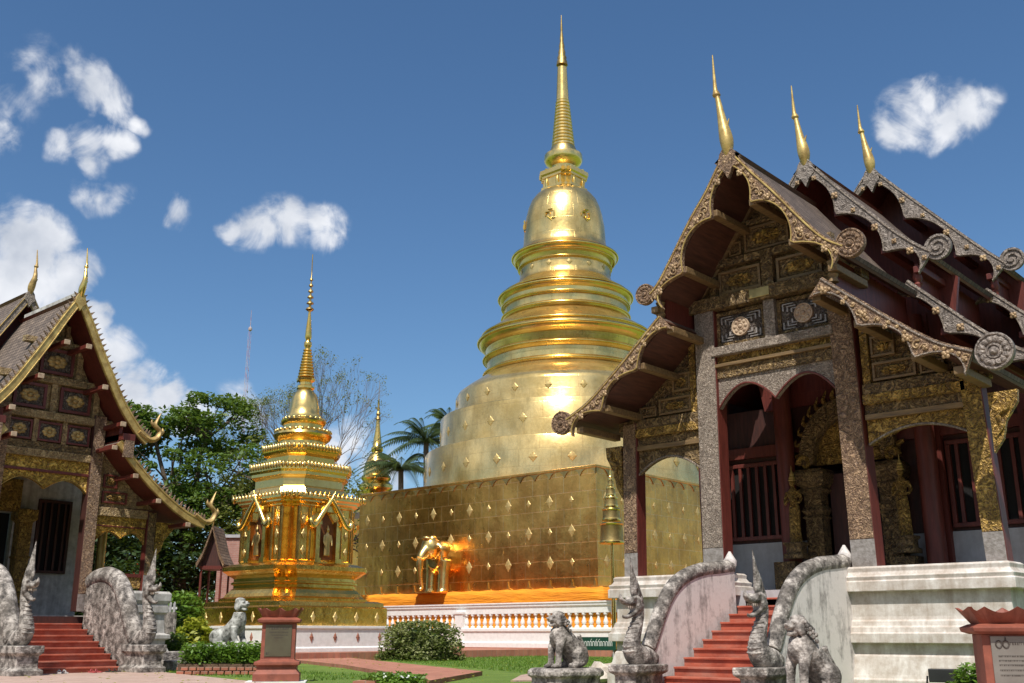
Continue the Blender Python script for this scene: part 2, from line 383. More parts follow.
# ------------------------------------------------------------------ mesh builder
def vlerp(a, b, t): return tuple(x + (y - x) * t for x, y in zip(a, b))
def smoothpts(pts, k=4):
    """Catmull-Rom through points (any dimension)"""
    out = []
    n = len(pts)
    for i in range(n - 1):
        p0 = pts[max(i - 1, 0)]; p1 = pts[i]; p2 = pts[i + 1]; p3 = pts[min(i + 2, n - 1)]
        for j in range(k):
            t = j / k
            out.append(tuple(.5 * ((2 * b) + (c - a) * t + (2 * a - 5 * b + 4 * c - d) * t * t + (3 * b - a - 3 * c + d) * t ** 3) for a, b, c, d in zip(p0, p1, p2, p3)))
    out.append(tuple(pts[-1]))
    return out
class MB:
    def __init__(s, o=(0, 0, 0)): s.v = []; s.f = []; s.M = Matrix.Translation(o)
    def add(s, vs, fs):
        b = len(s.v)
        s.v += [tuple(s.M @ Vector(p)) for p in vs]; s.f += [tuple(b + i for i in f) for f in fs]
    def box(s, x0, x1, y0, y1, z0, z1, top=1.0, topy=None):
        cx, cy = (x0 + x1) / 2, (y0 + y1) / 2; ty = top if topy is None else topy
        hx, hy = (x1 - x0) / 2, (y1 - y0) / 2
        vs = [(cx + a * hx, cy + b * hy, z0) for a, b in ((-1, -1), (1, -1), (1, 1), (-1, 1))] + [(cx + a * hx * top, cy + b * hy * ty, z1) for a, b in ((-1, -1), (1, -1), (1, 1), (-1, 1))]
        s.add(vs, [(0, 3, 2, 1), (4, 5, 6, 7), (0, 1, 5, 4), (1, 2, 6, 5), (2, 3, 7, 6), (3, 0, 4, 7)])
        return s
    def prism(s, poly, a, b, plane='xz'):
        n = len(poly)
        if plane == 'xz': vs = [(p[0], a, p[1]) for p in poly] + [(p[0], b, p[1]) for p in poly]
        elif plane == 'yz': vs = [(a, p[0], p[1]) for p in poly] + [(b, p[0], p[1]) for p in poly]
        else: vs = [(p[0], p[1], a) for p in poly] + [(p[0], p[1], b) for p in poly]
        s.add(vs, [tuple(range(n)), tuple(range(2 * n - 1, n - 1, -1))] + [(i, (i + 1) % n, n + (i + 1) % n, n + i) for i in range(n)])
        return s
    def strip(s, up, dn, a, b):
        """board in the xz plane between two polylines, thickness from y=a to y=b"""
        n = len(up)
        for i in range(n - 1):
            q = [up[i], up[i + 1], dn[i + 1], dn[i]]
            vs = [(p[0], a, p[1]) for p in q] + [(p[0], b, p[1]) for p in q]
            fs = [(0, 1, 2, 3), (7, 6, 5, 4), (0, 4, 5, 1), (2, 6, 7, 3)]
            if i == 0: fs.append((0, 3, 7, 4))
            if i == n - 2: fs.append((1, 5, 6, 2))
            s.add(vs, fs)
        return s
    def lathe(s, prof, n=40, c=(0, 0), ph=0.0):
        vs = []; m = len(prof)
        for r, z in prof:
            for k in range(n):
                a = ph + 2 * math.pi * k / n
                vs.append((c[0] + r * math.cos(a), c[1] + r * math.sin(a), z))
        fs = []
        for i in range(m - 1):
            for k in range(n):
                fs.append((i * n + k, i * n + (k + 1) % n, (i + 1) * n + (k + 1) % n, (i + 1) * n + k))
        fs += [tuple(range(n - 1, -1, -1)), tuple((m - 1) * n + k for k in range(n))]
        s.add(vs, fs); return s
    def rings(s, outline, prof):
        """outline: 2D polygon (ccw); prof: (offset scale function) list of (off, z)"""
        n = len(outline); vs = []
        for off, z in prof:
            for i in range(n):
                p0, p1, p2 = (Vector(outline[j % n]) for j in (i - 1, i, i + 1))
                e1 = (p1 - p0).normalized(); e2 = (p2 - p1).normalized()
                n1 = Vector((e1.y, -e1.x)); n2 = Vector((e2.y, -e2.x))
                m = (n1 + n2); m /= max(.3, m.length_squared / 2)
                q = p1 + m * off
                vs.append((q.x, q.y, z))
        fs = []
        for i in range(len(prof) - 1):
            for k in range(n): fs.append((i * n + k, i * n + (k + 1) % n, (i + 1) * n + (k + 1) % n, (i + 1) * n + k))
        fs += [tuple(range(n - 1, -1, -1)), tuple((len(prof) - 1) * n + k for k in range(n))]
        s.add(vs, fs); return s
    def tube(s, pts, rad, n=10, k=4, sq=(1, 1)):
        q = smoothpts([tuple(p) + (r,) for p, r in zip(pts, rad)], k) if k > 1 else [tuple(p) + (r,) for p, r in zip(pts, rad)]
        P = [Vector(p[:3]) for p in q]; rr = [max(.002, p[3]) for p in q]
        vs = []; m = len(P)
        up = Vector((1, 0, 0))
        for i in range(m):
            d = (P[min(i + 1, m - 1)] - P[max(i - 1, 0)]).normalized()
            a = up - d * up.dot(d)
            if a.length < .05: a = Vector((0, 1, 0)) - d * d.y
            a.normalize(); up = a
            b = d.cross(a)
            for j in range(n):
                t = 2 * math.pi * j / n
                vs.append(tuple(P[i] + a * (rr[i] * sq[0] * math.cos(t)) + b * (rr[i] * sq[1] * math.sin(t))))
        fs = []
        for i in range(m - 1):
            for j in range(n): fs.append((i * n + j, i * n + (j + 1) % n, (i + 1) * n + (j + 1) % n, (i + 1) * n + j))
        fs += [tuple(range(n - 1, -1, -1)), tuple((m - 1) * n + j for j in range(n))]
        s.add(vs, fs); return s
    def ball(s, c, r, n=12, m=8):
        if isinstance(r, (int, float)): r = (r, r, r)
        vs = [(c[0], c[1], c[2] - r[2])]
        for i in range(1, m):
            a = math.pi * i / m
            for j in range(n):
                t = 2 * math.pi * j / n
                vs.append((c[0] + r[0] * math.sin(a) * math.cos(t), c[1] + r[1] * math.sin(a) * math.sin(t), c[2] - r[2] * math.cos(a)))
        vs.append((c[0], c[1], c[2] + r[2]))
        fs = [(0, 1 + (j + 1) % n, 1 + j) for j in range(n)]
        for i in range(m - 2):
            for j in range(n):
                a = 1 + i * n
                fs.append((a + j, a + (j + 1) % n, a + n + (j + 1) % n, a + n + j))
        L = len(vs) - 1; a = 1 + (m - 2) * n
        fs += [(a + j, a + (j + 1) % n, L) for j in range(n)]
        s.add(vs, fs); return s
    def build(s, name, mat, parent=None, smooth=0, bevel=0, remesh=0, fixn=True):
        me = bpy.data.meshes.new(name)
        me.from_pydata(s.v, [], s.f)
        if fixn:
            bm = bmesh.new(); bm.from_mesh(me); bmesh.ops.recalc_face_normals(bm, faces=bm.faces); bm.to_mesh(me); bm.free()
        me.materials.append(MATS[mat])
        if smooth or remesh:
            me.shade_smooth()
            if smooth and not remesh: me.set_sharp_from_angle(angle=R(smooth))
        o = bpy.data.objects.new(name, me); COL.objects.link(o)
        if parent: o.parent = parent
        if remesh:
            m = o.modifiers.new('r', 'REMESH'); m.mode = 'VOXEL'; m.voxel_size = remesh; m.use_smooth_shade = True
            m2 = o.modifiers.new('s', 'SMOOTH'); m2.iterations = 2; m2.factor = .5
        if bevel:
            m = o.modifiers.new('b', 'BEVEL'); m.width = bevel; m.segments = 2; m.limit_method = 'ANGLE'; m.angle_limit = R(40)
        return o
def thing(name, label, cat, loc=(0, 0, 0), rot=0, group=None):
    o = bpy.data.objects.new(name, None); COL.objects.link(o)
    o.location = loc; o.rotation_euler = (0, 0, R(rot)); o.empty_display_size = .3
    o['label'] = label; o['category'] = cat
    if group: o['group'] = group
    return o
def tag(o, label, cat, group=None):
    o['label'] = label; o['category'] = cat
    if group: o['group'] = group
    return o
def structure(o): o['kind'] = 'structure'; return o
def box(name, mat, parent, *a, bevel=0, **k): return MB().box(*a, **k).build(name, mat, parent, bevel=bevel)
def copy_tree(o, parent=None):
    c = o.copy(); COL.objects.link(c)
    if parent: c.parent = parent
    for ch in list(o.children): copy_tree(ch, c)
    return c

# ------------------------------------------------------------------ ground, terrace, paths
def sheet(name, mat, poly, z0, z1):
    return structure(MB().prism(poly, z0, z1, 'xy').build(name, mat))
g = MB(); N = 40
g.add([(-900, -700, 0), (900, -700, 0), (900, 900, 0), (-900, 900, 0)], [(0, 1, 2, 3)])
structure(g.build('lawn', 'grass_ground'))
# paved forecourt of the left hall and the walk between
sheet('forecourt', 'paving', [(-34, 6), (-14, 6), (-14, 11.2), (-19.3, 13.6), (-23.6, 14.7), (-27.0, 15.6), (-31.5, 19.9), (-34, 19.9)], -.05, .02)
sheet('paved_court', 'paving', [(-13.9, -14), (14, -14), (14, 14.6), (-13.9, 14.6)], -.05, .02)
# raised brick terrace carrying the stupas
sheet('terrace', 'brick_kerb', [(-72, 38.6), (-20, 38.6), (-20, 75), (-72, 75)], -.05, .34)
sheet('lower_terrace', 'brick_kerb', [(-60, 23.6), (-32.3, 23.6), (-32.3, 38.6), (-60, 38.6)], -.05, .30)
# brick garden walks
sheet('garden_walk', 'brick_kerb', [(-33.5, 26.3), (-32.3, 26.9), (-18.5, 19.6), (-15.7, 15.1), (-16.6, 13.9), (-18.9, 17.2), (-25.4, 20.9), (-34.2, 24.9)], -.05, .10)
sheet('stone_walk', 'paving', [(-17.5, 19.9), (-19.5, 23.6), (-17.8, 24.4), (-14.6, 20.2), (-15.6, 17.4)], -.05, .03)

# grass blades on the near lawns
def grass_patch(name, poly_fn, n, seed):
    rnd = random.Random(seed); m = MB()
    for _ in range(n):
        x, y = poly_fn(rnd)
        a = rnd.uniform(0, 6.28); h = rnd.uniform(.03, .09); w = .012
        lx, ly = rnd.uniform(-.04, .04), rnd.uniform(-.04, .04)
        m.add([(x - w * math.cos(a), y - w * math.sin(a), 0), (x + w * math.cos(a), y + w * math.sin(a), 0), (x + lx, y + ly, h)], [(0, 1, 2)])
    o = m.build(name, 'leaf_bright', fixn=False); o['kind'] = 'stuff'; o['label'] = 'short green lawn grass between the brick walks'; o['category'] = 'grass'
def gp(rnd):
    while True:
        x, y = rnd.uniform(-34, -13), rnd.uniform(15, 37.5)
        if y > 29 - (x + 34) * .5 or (y < 20 and x < -19 and y < 20 - (x + 32) * .2 and y > 15.6 + (-x - 27) * .5): return x, y
grass_patch('lawn_grass', gp, 26000, 3)

# fallen leaves and grit on lawn and paving
rnd = random.Random(9); m = MB()
for _ in range(900):
    x, y = (rnd.uniform(-34, -13), rnd.uniform(10, 33)) if rnd.random() < .8 else (rnd.uniform(-13, -3), rnd.uniform(9, 15))
    a = rnd.uniform(0, 6.28); s_ = rnd.uniform(.02, .06); z = .045 + rnd.uniform(0, .02)
    if y > 13 and 19.6 - (x + 17.6) * .48 - 4 < y < 27.5 - (x + 32) * .5: z += .07
    m.add([(x - s_ * math.cos(a), y - s_ * math.sin(a), z), (x + s_ * .5 * math.sin(a), y - s_ * .5 * math.cos(a), z + .01), (x + s_ * math.cos(a), y + s_ * math.sin(a), z), (x - s_ * .5 * math.sin(a), y + s_ * .5 * math.cos(a), z + .015)], [(0, 1, 2, 3)])
o = m.build('fallen_leaves', 'leaf_yellow', fixn=False); o['kind'] = 'stuff'; o['label'] = 'dry fallen leaves scattered over lawn and paving'; o['category'] = 'leaves'

# ------------------------------------------------------------------ hall pieces
def mirror(p): return [(-a, b) for a, b in p]
def prof_z(prof, x):
    x = abs(x)
    for (x0, z0), (x1, z1) in zip(prof, prof[1:]):
        if x0 <= x <= x1: return z0 + (z1 - z0) * (x - x0) / (x1 - x0)
    return prof[-1][1] if x > prof[-1][0] else prof[0][1]
def prof_x(prof, z):
    for (x0, z0), (x1, z1) in zip(prof, prof[1:]):
        if z1 <= z <= z0: return x0 + (x1 - x0) * (z0 - z) / (z0 - z1)
    return prof[0][0] if z > prof[0][1] else prof[-1][0]
def offset_line(P, d):
    """offset to below/inside"""
    out = []
    for i in range(len(P)):
        a = Vector(P[max(i - 1, 0)]); b = Vector(P[min(i + 1, len(P) - 1)])
        t = (b - a).normalized(); nn = Vector((t.y, -t.x))
        if nn.y > 0: nn = -nn
        dd = d[i] if isinstance(d, list) else d
        q = Vector(P[i]) + nn * dd
        out.append((q.x, q.y))
    return out
def roof_piece(parent, prof, y0, y1, tile, soff, side):
    P = smoothpts(prof, 4)
    if side < 0: P = mirror(P)
    MB().strip(offset_line(P, .02), offset_line(P, .10), y0, y1).build('roof', tile, parent, smooth=30)
    MB().strip(offset_line(P, .105), offset_line(P, .16), y0 + .03, y1).build('soffit', soff, parent, smooth=30)
def barge(parent, prof, y, side, wmin, wmax, n, mat, thick=.09, style='scallop', teeth=None, apex=True):
    P = smoothpts(prof, 10)
    if side < 0: P = mirror(P)
    m = len(P)
    if style == 'scallop': d = [wmax - (wmax - wmin) * abs(math.sin(math.pi * n * i / (m - 1))) ** .8 for i in range(m)]
    else: d = [wmin + (wmax - wmin) * (i / (m - 1)) for i in range(m)]
    dn = offset_line(P, d)
    if apex: dn[0] = (0 + side * .001, P[0][1] - d[0] * 1.25)
    up = offset_line(P, -.03)
    b = MB().strip(up, dn, y - thick, y).build('bargeboard', mat, parent, smooth=30)
    # raised rim lines on the face
    rim = MB()
    ra = [(p[0], y - thick - .005, p[1]) for p in offset_line(P, .015) if p[0] * side > .0]
    rb = [(p[0], y - thick - .005, p[1]) for p in offset_line(P, [x - .02 for x in d])[1:] if p[0] * side > .0]
    rim.tube(ra, [.018] * len(ra), 6, 1)
    rim.tube(rb, [.015] * len(rb), 6, 1)
    rim.build('rim', teeth or mat, b, smooth=40)
    if style == 'scallop' and mat == 'carved_rose':
        rl = MB()
        for q in range(2, m - 1, 2):
            c = offset_line(P, [x * .52 for x in d])[q]; rr = d[q] * .26
            sg = 1 if (q // 2) % 2 else -1
            pts = [(c[0] + rr * (1 - u / 9) * math.cos(sg * u * .8 + q), y - thick - .012, c[1] + rr * (1 - u / 9) * math.sin(sg * u * .8 + q)) for u in range(8)]
            rl.tube(pts, [.016] * 8, 5, 1)
            rl.ball((c[0], y - thick - .01, c[1]), (.03, .025, .03), 7, 5)
        rl.build('scroll_relief', 'stud_gilt', b, smooth=60)
    return b, P, d
def apex_plate(parent, z, y, mat, k=1.0):
    return MB().prism([(0, z + .06), (.16 * k, z - .16 * k), (.22 * k, z - .42 * k), (.1 * k, z - .52 * k), (0, z - .72 * k), (-.1 * k, z - .52 * k), (-.22 * k, z - .42 * k), (-.16 * k, z - .16 * k)], y - .115, y - .004).build('apex_plate', mat, parent, bevel=.01)
def rosette(parent, x, z, y, r, mat, petals=12, name='rosette', thick=.1):
    m = MB()
    n = 28
    m.prism([(x + r * math.cos(6.2832 * i / n), z + r * math.sin(6.2832 * i / n)) for i in range(n)], y - thick, y)
    for rr in (.94, .36):
        m.tube([(x + r * rr * math.cos(6.2832 * i / 24), y - thick, z + r * rr * math.sin(6.2832 * i / 24)) for i in range(25)], [r * .075] * 25, 6, 1)
    for k in range(petals):
        a = 6.2832 * k / petals
        m.ball((x + r * .64 * math.cos(a), y - thick, z + r * .64 * math.sin(a)), (r * .20, r * .12, r * .20), 8, 5)
    m.ball((x, y - thick, z), (r * .24, r * .2, r * .24), 10, 6)
    return m.build(name, mat, parent, smooth=50)
def spiral(parent, x, z, y, r, side, mat):
    m = MB(); n = 26
    m.prism([(x + r * math.cos(6.2832 * i / n), z + r * math.sin(6.2832 * i / n)) for i in range(n)], y - .08, y)
    pts = []; rad = []
    for i in range(40):
        a = i / 39 * 4.6 * math.pi; q = r * (1 - i / 42)
        pts.append((x + side * q * math.cos(a - 1.2), y - .09, z + q * math.sin(a - 1.2))); rad.append(r * .09)
    m.tube(pts, rad, 6, 1)
    return m.build('spiral_scroll', mat, parent, smooth=50)
def stud(parent, x, z, y, s, mat):
    m = MB(Vector((x, y, z)))
    for k in range(4):
        a = math.pi / 2 * k + .78
        m.ball((s * .55 * math.cos(a), -.01, s * .55 * math.sin(a)), (s * .5, s * .28, s * .5), 8, 5)
    m.ball((0, -.02, 0), (s * .4, s * .4, s * .4), 8, 5)
    return m.build('stud', mat, parent, smooth=60)
def chofa(parent, z0, z1, y, mat, lean=-.2, w=.16, curve=0):
    h = z1 - z0
    pts = [(0, y, z0 - .12), (.02 * w, y - .03, z0 + .10 * h), (lean * .35, y - .02 - curve, z0 + .32 * h), (lean * .72, y, z0 + .55 * h), (lean * .85, y, z0 + .60 * h), (lean * .95, y + .01, z0 + .66 * h), (lean, y + curve * 1.3, z1)]
    rad = [w * .5, w * .95, w * .62, w * .36, w * .5, w * .30, .012]
    m = MB(); m.tube(pts, rad, 10, 5)
    m.ball((lean * .82, y, z0 + .585 * h), (w * .6, w * .6, w * .4), 10, 6)
    m.tube([(lean * .3 + w * .5, y - w * .2, z0 + .2 * h), (lean * .3 + w * 1.1, y - w * .3, z0 + .3 * h)], [w * .3, .01], 6, 2)
    return m.build('finial', mat, parent, smooth=60)
def hook(parent, x, z, y, side, h, mat):
    """curled naga tail at a bargeboard foot"""
    s = side
    pts = [(x - s * .38, y, z + .22), (x - s * .05, y, z + .02), (x + s * .20, y, z + .08), (x + s * .30, y, z + .34 * h), (x + s * .14, y, z + .54 * h), (x + s * .20, y, z + .76 * h), (x + s * .30, y, z + 1.0 * h)]
    rad = [.10, .12, .12, .10, .085, .055, .01]
    m = MB().tube(pts, rad, 8, 5, (.7, 1))
    m.tube([(x + s * .28, y, z + .26 * h), (x + s * .40, y, z + .36 * h), (x + s * .38, y, z + .48 * h)], [.09, .06, .01], 7, 4)
    m.tube([(x + s * .14, y, z + .52 * h), (x + s * .02, y, z + .60 * h), (x + s * .02, y, z + .72 * h)], [.08, .05, .01], 7, 4)
    return m.build('hook_finial', mat, parent, smooth=60)
def arch_board(parent, x0, x1, ztop, zside, zap, n, y, th, mat, rim='carved_gilt', zmid=None):
    """board with n scalloped arches cut in the lower edge"""
    L = []
    K = 14; w = (x1 - x0) / n
    for a in range(n):
        for i in range(K + 1):
            if a and i == 0: continue
            u = i / K
            zl = zside if (a == 0) else (zmid if zmid is not None else zside)
            zr = zside if (a == n - 1) else (zmid if zmid is not None else zside)
            e = abs(2 * u - 1)
            base = zl if u < .5 else zr
            L.append((x0 + (a + u) * w, zap - (zap - base) * e ** 1.9))
    up = [(p[0], ztop) for p in L]
    b = MB().strip(up, L, y, y + th).build('arch_board', mat, parent)
    MB().tube([(p[0], y - .01, p[1] + .015) for p in L], [.022] * len(L), 6, 1).build('rim', rim, b, smooth=60)
    return b
def coffer(parent, x0, x1, z0, z1, y, frame, inner, relief=None, kind='rose', fw=.07):
    """framed carved panel on a wall facing -y"""
    m = MB()
    m.box(x0, x1, y - .07, y, z1 - fw, z1); m.box(x0, x1, y - .07, y, z0, z0 + fw)
    m.box(x0, x0 + fw, y - .07, y, z0 + fw, z1 - fw); m.box(x1 - fw, x1, y - .07, y, z0 + fw, z1 - fw)
    f = m.build('panel', frame, parent, bevel=.008)
    MB().box(x0 + fw * 1.001, x1 - fw * 1.001, y - .03, y + .001, z0 + fw, z1 - fw).build('carved_field', inner, f)
    cx, cz = (x0 + x1) / 2, (z0 + z1) / 2
    rw, rh = (x1 - x0) / 2 - fw * 1.3, (z1 - z0) / 2 - fw * 1.3
    if kind == 'rose' and relief:
        r = MB()
        for k in range(8):
            a = math.pi / 4 * k
            r.ball((cx + rw * .5 * math.cos(a), y - .04, cz + rh * .5 * math.sin(a)), (rw * .30, .035, rh * .28), 8, 5)
        r.ball((cx, y - .05, cz), (rw * .26, .05, rh * .28), 8, 5)
        r.build('flower_relief', relief, f, smooth=60)
    if kind == 'medal' and relief:
        R0 = min(rw, rh)
        rosette(f, cx, cz, y - .03, R0 * .74, relief, 8, 'medallion', .05)
        r = MB()
        # key fret arms round the medallion
        for sx in (-1, 1):
            for sz in (-1, 1):
                for q in range(3):
                    a = rw * (.98 - .2 * q); b = rh * (.98 - .2 * q)
                    r.box(min(sx * a, sx * (a - rw * .07)) + cx, max(sx * a, sx * (a - rw * .07)) + cx, y - .06, y - .03, cz + min(sz * b, sz * b * .45), cz + max(sz * b, sz * b * .45))
                    r.box(cx + min(sx * a, sx * a * .45), cx + max(sx * a, sx * a * .45), y - .062, y - .031, cz + min(sz * b, sz * (b - rh * .07)), cz + max(sz * b, sz * (b - rh * .07)))
        r.build('key_fret', 'panel_grey', f)
    return f
def column(parent, x, y, z0, z1, w, d, front, side='red_wood', lean=0, base=True):
    """square post: carved front face board over a plain red core"""
    m = MB(); m.M = Matrix.Identity(4)
    def sheared(x0, x1, y0, y1, a, b):
        k = lambda z: lean * (z - z0)
        return [(x0 + k(a), y0, a), (x1 + k(a), y0, a), (x1 + k(a), y1, a), (x0 + k(a), y1, a), (x0 + k(b), y0, b), (x1 + k(b), y0, b), (x1 + k(b), y1, b), (x0 + k(b), y1, b)]
    F = [(0, 3, 2, 1), (4, 5, 6, 7), (0, 1, 5, 4), (1, 2, 6, 5), (2, 3, 7, 6), (3, 0, 4, 7)]
    m.add(sheared(x - w / 2, x + w / 2, y - d / 2, y + d / 2, z0, z1), F)
    c = m.build('column', side, parent, bevel=.012)
    m = MB(); m.add(sheared(x - w / 2 + .012, x + w / 2 - .012, y - d / 2 - .03, y - d / 2 - .002, z0 + (.5 if base else .02), z1 - .02), F)
    m.build('carved_face', front, c)
    if base:
        m = MB(); m.add(sheared(x - w / 2 + .006, x + w / 2 - .006, y - d / 2 - .025, y - d / 2 - .001, z0, z0 + .49), F)
        m.build('column_foot', 'panel_grey', c, bevel=.004)
    return c
def bracket(parent, x, y, z0, z1, side, w, mat):
    s = side
    poly = [(x, z0), (x + s * w * .35, z0 + (z1 - z0) * .22), (x + s * w * .5, z0 + (z1 - z0) * .5), (x + s * w * .95, z0 + (z1 - z0) * .8), (x + s * w, z1), (x, z1)]
    b = MB().prism(poly, y - .05, y + .05).build('eave_bracket', mat, parent)
    m = MB()
    m.tube([(x + s * w * .12, y - .06, z0 + .25 * (z1 - z0)), (x + s * w * .38, y - .07, z0 + .45 * (z1 - z0)), (x + s * w * .28, y - .07, z0 + .62 * (z1 - z0)), (x + s * w * .6, y - .07, z0 + .72 * (z1 - z0)), (x + s * w * .62, y - .07, z0 + .9 * (z1 - z0))], [.02, .045, .035, .04, .02], 7, 4)
    m.build('scroll_relief', mat, b, smooth=60)
def purlins(parent, prof, y0, y1, off, pos, mat, endmat=None, s=.13, sides=(-1, 1)):
    P = offset_line(smoothpts(prof, 8), off)
    for sd_ in sides:
        for t in pos:
            i = int(t * (len(P) - 1)); x, z = P[i]; x *= sd_
            p = MB().box(x - s, x + s, y0, y1, z - s * .8, z + s * .8).build('purlin', mat, parent, bevel=.015)
            if endmat: MB().box(x - s * 1.08, x + s * 1.08, y0 - .05, y0 - .001, z - s * .9, z + s * .9).build('purlin_end', endmat, p, bevel=.01)
def window_bars(parent, x0, x1, z0, z1, y, n, frame='red_wood', bar='red_wood'):
    m = MB(); f = .09
    m.box(x0 - f, x1 + f, y - .1, y, z1, z1 + f); m.box(x0 - f, x1 + f, y - .1, y, z0 - f, z0)
    m.box(x0 - f, x0, y - .1, y, z0, z1); m.box(x1, x1 + f, y - .1, y, z0, z1)
    w = m.build('window', frame, parent, bevel=.01)
    MB().box(x0, x1, y - .012, y - .002, z0, z1).build('window_dark_panel', 'black_void', w)  # black panel imitates the unlit room behind the bars
    for k in range(n):
        x = x0 + (x1 - x0) * (k + .5) / n
        MB().box(x - .035, x + .035, y - .09, y - .03, z0, z1).build('bar', bar, w)
    return w
def rect(x0, x1, y0, y1): return [(x0, y0), (x1, y0), (x1, y1), (x0, y1)]

# ------------------------------------------------------------------ RIGHT HALL
H = thing('temple_hall', 'large carved timber temple hall with three stacked gables and red stairs on white base', 'temple', (-9.45, 18.4, 0), 0)
cap = [(.0, 0), (.0, .24), (-.03, .27), (-.05, .33), (-.12, .62), (-.15, .66), (-.15, .84), (-.03, .84), (-.03, 1.0), (-.06, 1.01), (-.08, 1.10), (-.11, 1.12), (-.13, 1.20), (-.16, 1.22), (-.17, 1.28),
       (-.17, 1.70), (-.04, 1.70), (-.04, 1.87), (-.07, 1.88), (-.05, 1.95), (-.09, 1.97), (-.13, 2.03), (-.12, 2.10), (-.16, 2.13)]
for sx, (xa, xb) in (('left', (-4.0, -1.04)), ('right', (1.04, 4.12))):
    MB().rings(rect(xa, xb, -.45, .55), [(o, z) for o, z in cap]).build('plinth', 'plaster_white', H, bevel=.01)
MB().rings(rect(-4.0, 4.12, .56, 27), [(o - .002, z * .998) for o, z in cap if z < 1.8] + [(-.30, 1.8)]).build('plinth', 'plaster_white', H)
box('porch_floor', 'plaster_grey', H, -3.6, 3.7, .0, 4, 1.5, 1.79)
# stairs
m = MB()
st_top = 1.65
for i in range(11):
    z = st_top - .15 * i; y = 0 - .32 * i
    m.box(-.98, 1.0, y, y + .34, 0, z - .035)
MBs = m
stairs = MBs.build('staircase', 'red_step', H)
for i in range(11):
    z = st_top - .15 * i; y = 0 - .32 * i
    MB().box(-.975, .995, y - .035, y + .30, z - .034, z).build('tread', 'red_step', stairs, bevel=.006)
box('riser', 'dark_wood', H, -1.3, 1.35, .0 + .31, .36, 1.5, 1.75)
# columns
column(H, -1.53, 0, 2.12, 7.72, .46, .36, 'carved_grey', 'red_wood', .012)
column(H, 1.53, 0, 2.12, 7.72, .46, .36, 'carved_rose', 'red_wood', -.012)
column(H, -3.52, 0, 2.12, 5.35, .34, .32, 'carved_rose', 'red_wood', .02)
column(H, 3.76, 0, 2.12, 5.35, .34, .30, 'carved_gilt', 'red_wood', -.03)
for x in (-3.6, -1.55, 1.6, 3.75):
    MB().lathe([(.2, 1.7), (.2, 7.5 if abs(x) < 2 else 5.2)], 16, (x, 3.15)).build('inner_column', 'red_wood', H, smooth=40)
# centre bay: arch board and beams
arch_board(H, -1.3, 1.3, 6.0, 5.33, 5.82, 2, -.1, .12, 'carved_grey', 'red_wood', 5.42)
box('beam', 'carved_wood', H, -1.3, 1.3, -.14, .1, 6.0, 6.22)
box('beam', 'brown_beam', H, -1.3, 1.3, -.2, .1, 6.22, 6.29, bevel=.01)
box('beam', 'carved_gilt', H, -1.3, 1.3, -.10, .1, 6.291, 6.45)
box('beam', 'carved_grey', H, -1.32, 1.32, -.24, .1, 6.45, 6.64, bevel=.02)
coffer(H, -1.26, -.13, 6.66, 7.4, -.0, 'carved_wood', 'carved_black', 'purlin_tan', 'medal', .08)
coffer(H, .13, 1.26, 6.66, 7.4, -.0, 'carved_wood', 'carved_black', 'purlin_tan', 'medal', .08)
box('post', 'carved_grey', H, -.12, .12, -.16, .05, 6.645, 7.44, bevel=.015)
box('beam', 'carved_wood', H, -2.0, 2.0, -.26, .1, 7.44, 7.72, bevel=.02)
box('beam_plaque', 'gold_old', H, -.35, .1, -.285, -.262, 7.48, 7.68, bevel=.03)
UP = [(0, 10.30), (.5, 9.62), (.92, 9.10), (1.42, 8.42), (1.83, 7.92), (2.2, 7.66)]
LO = [(1.74, 7.14), (2.35, 6.62), (3.05, 6.04), (3.65, 5.60), (4.18, 5.36)]
UPL = [(0, 10.30), (.48, 9.55), (.90, 9.02), (1.36, 8.36), (1.72, 7.86), (1.95, 7.66)]
# gable wall behind the carving
MB().prism([(-1.95, 7.3), (1.95, 7.3), (1.9, 7.62), (1.42, 8.2), (.92, 8.88), (.5, 9.4), (0, 10.05), (-.5, 9.4), (-.92, 8.88), (-1.42, 8.2), (-1.9, 7.62)], .02, .12).build('gable_wall', 'carved_wood', H)
coffer(H, -1.15, -.18, 7.78, 8.28, .0, 'brown_beam', 'carved_wood', 'carved_gilt', 'rose', .06)
coffer(H, .18, 1.15, 7.78, 8.28, .0, 'brown_beam', 'carved_wood', 'carved_gilt', 'rose', .06)
box('post', 'carved_wood', H, -.13, .13, -.12, .03, 7.721, 8.36, bevel=.01)
box('beam', 'carved_wood', H, -1.42, 1.42, -.13, .03, 8.36, 8.52, bevel=.01)
coffer(H, -.5, .5, 8.56, 9.1, .0, 'brown_beam', 'carved_wood', 'carved_gilt', 'rose', .05)
for s_ in (-1, 1):
    coffer(H, min(s_ * .58, s_ * .86), max(s_ * .58, s_ * .86), 8.56, 8.86, .0, 'brown_beam', 'carved_wood', None, '', .04)
    box('post', 'carved_wood', H, min(s_ * 1.2, s_ * 1.34), max(s_ * 1.2, s_ * 1.34), -.1, .02, 7.721, 8.2)
box('beam', 'carved_wood', H, -.75, .75, -.12, .03, 9.12, 9.24, bevel=.01)
box('post', 'carved_wood', H, -.08, .08, -.09, .03, 9.241, 9.8)
# raking ribs on the gable
for s_ in (-1, 1):
    MB().strip([(s_ * .1, 9.95), (s_ * .52, 9.33), (s_ * .94, 8.80), (s_ * 1.44, 8.12), (s_ * 1.85, 7.6)], [(s_ * .0, 9.9), (s_ * .42, 9.25), (s_ * .82, 8.73), (s_ * 1.32, 8.05), (s_ * 1.72, 7.55)], -.08, .02).build('rafter', 'brown_beam', H)
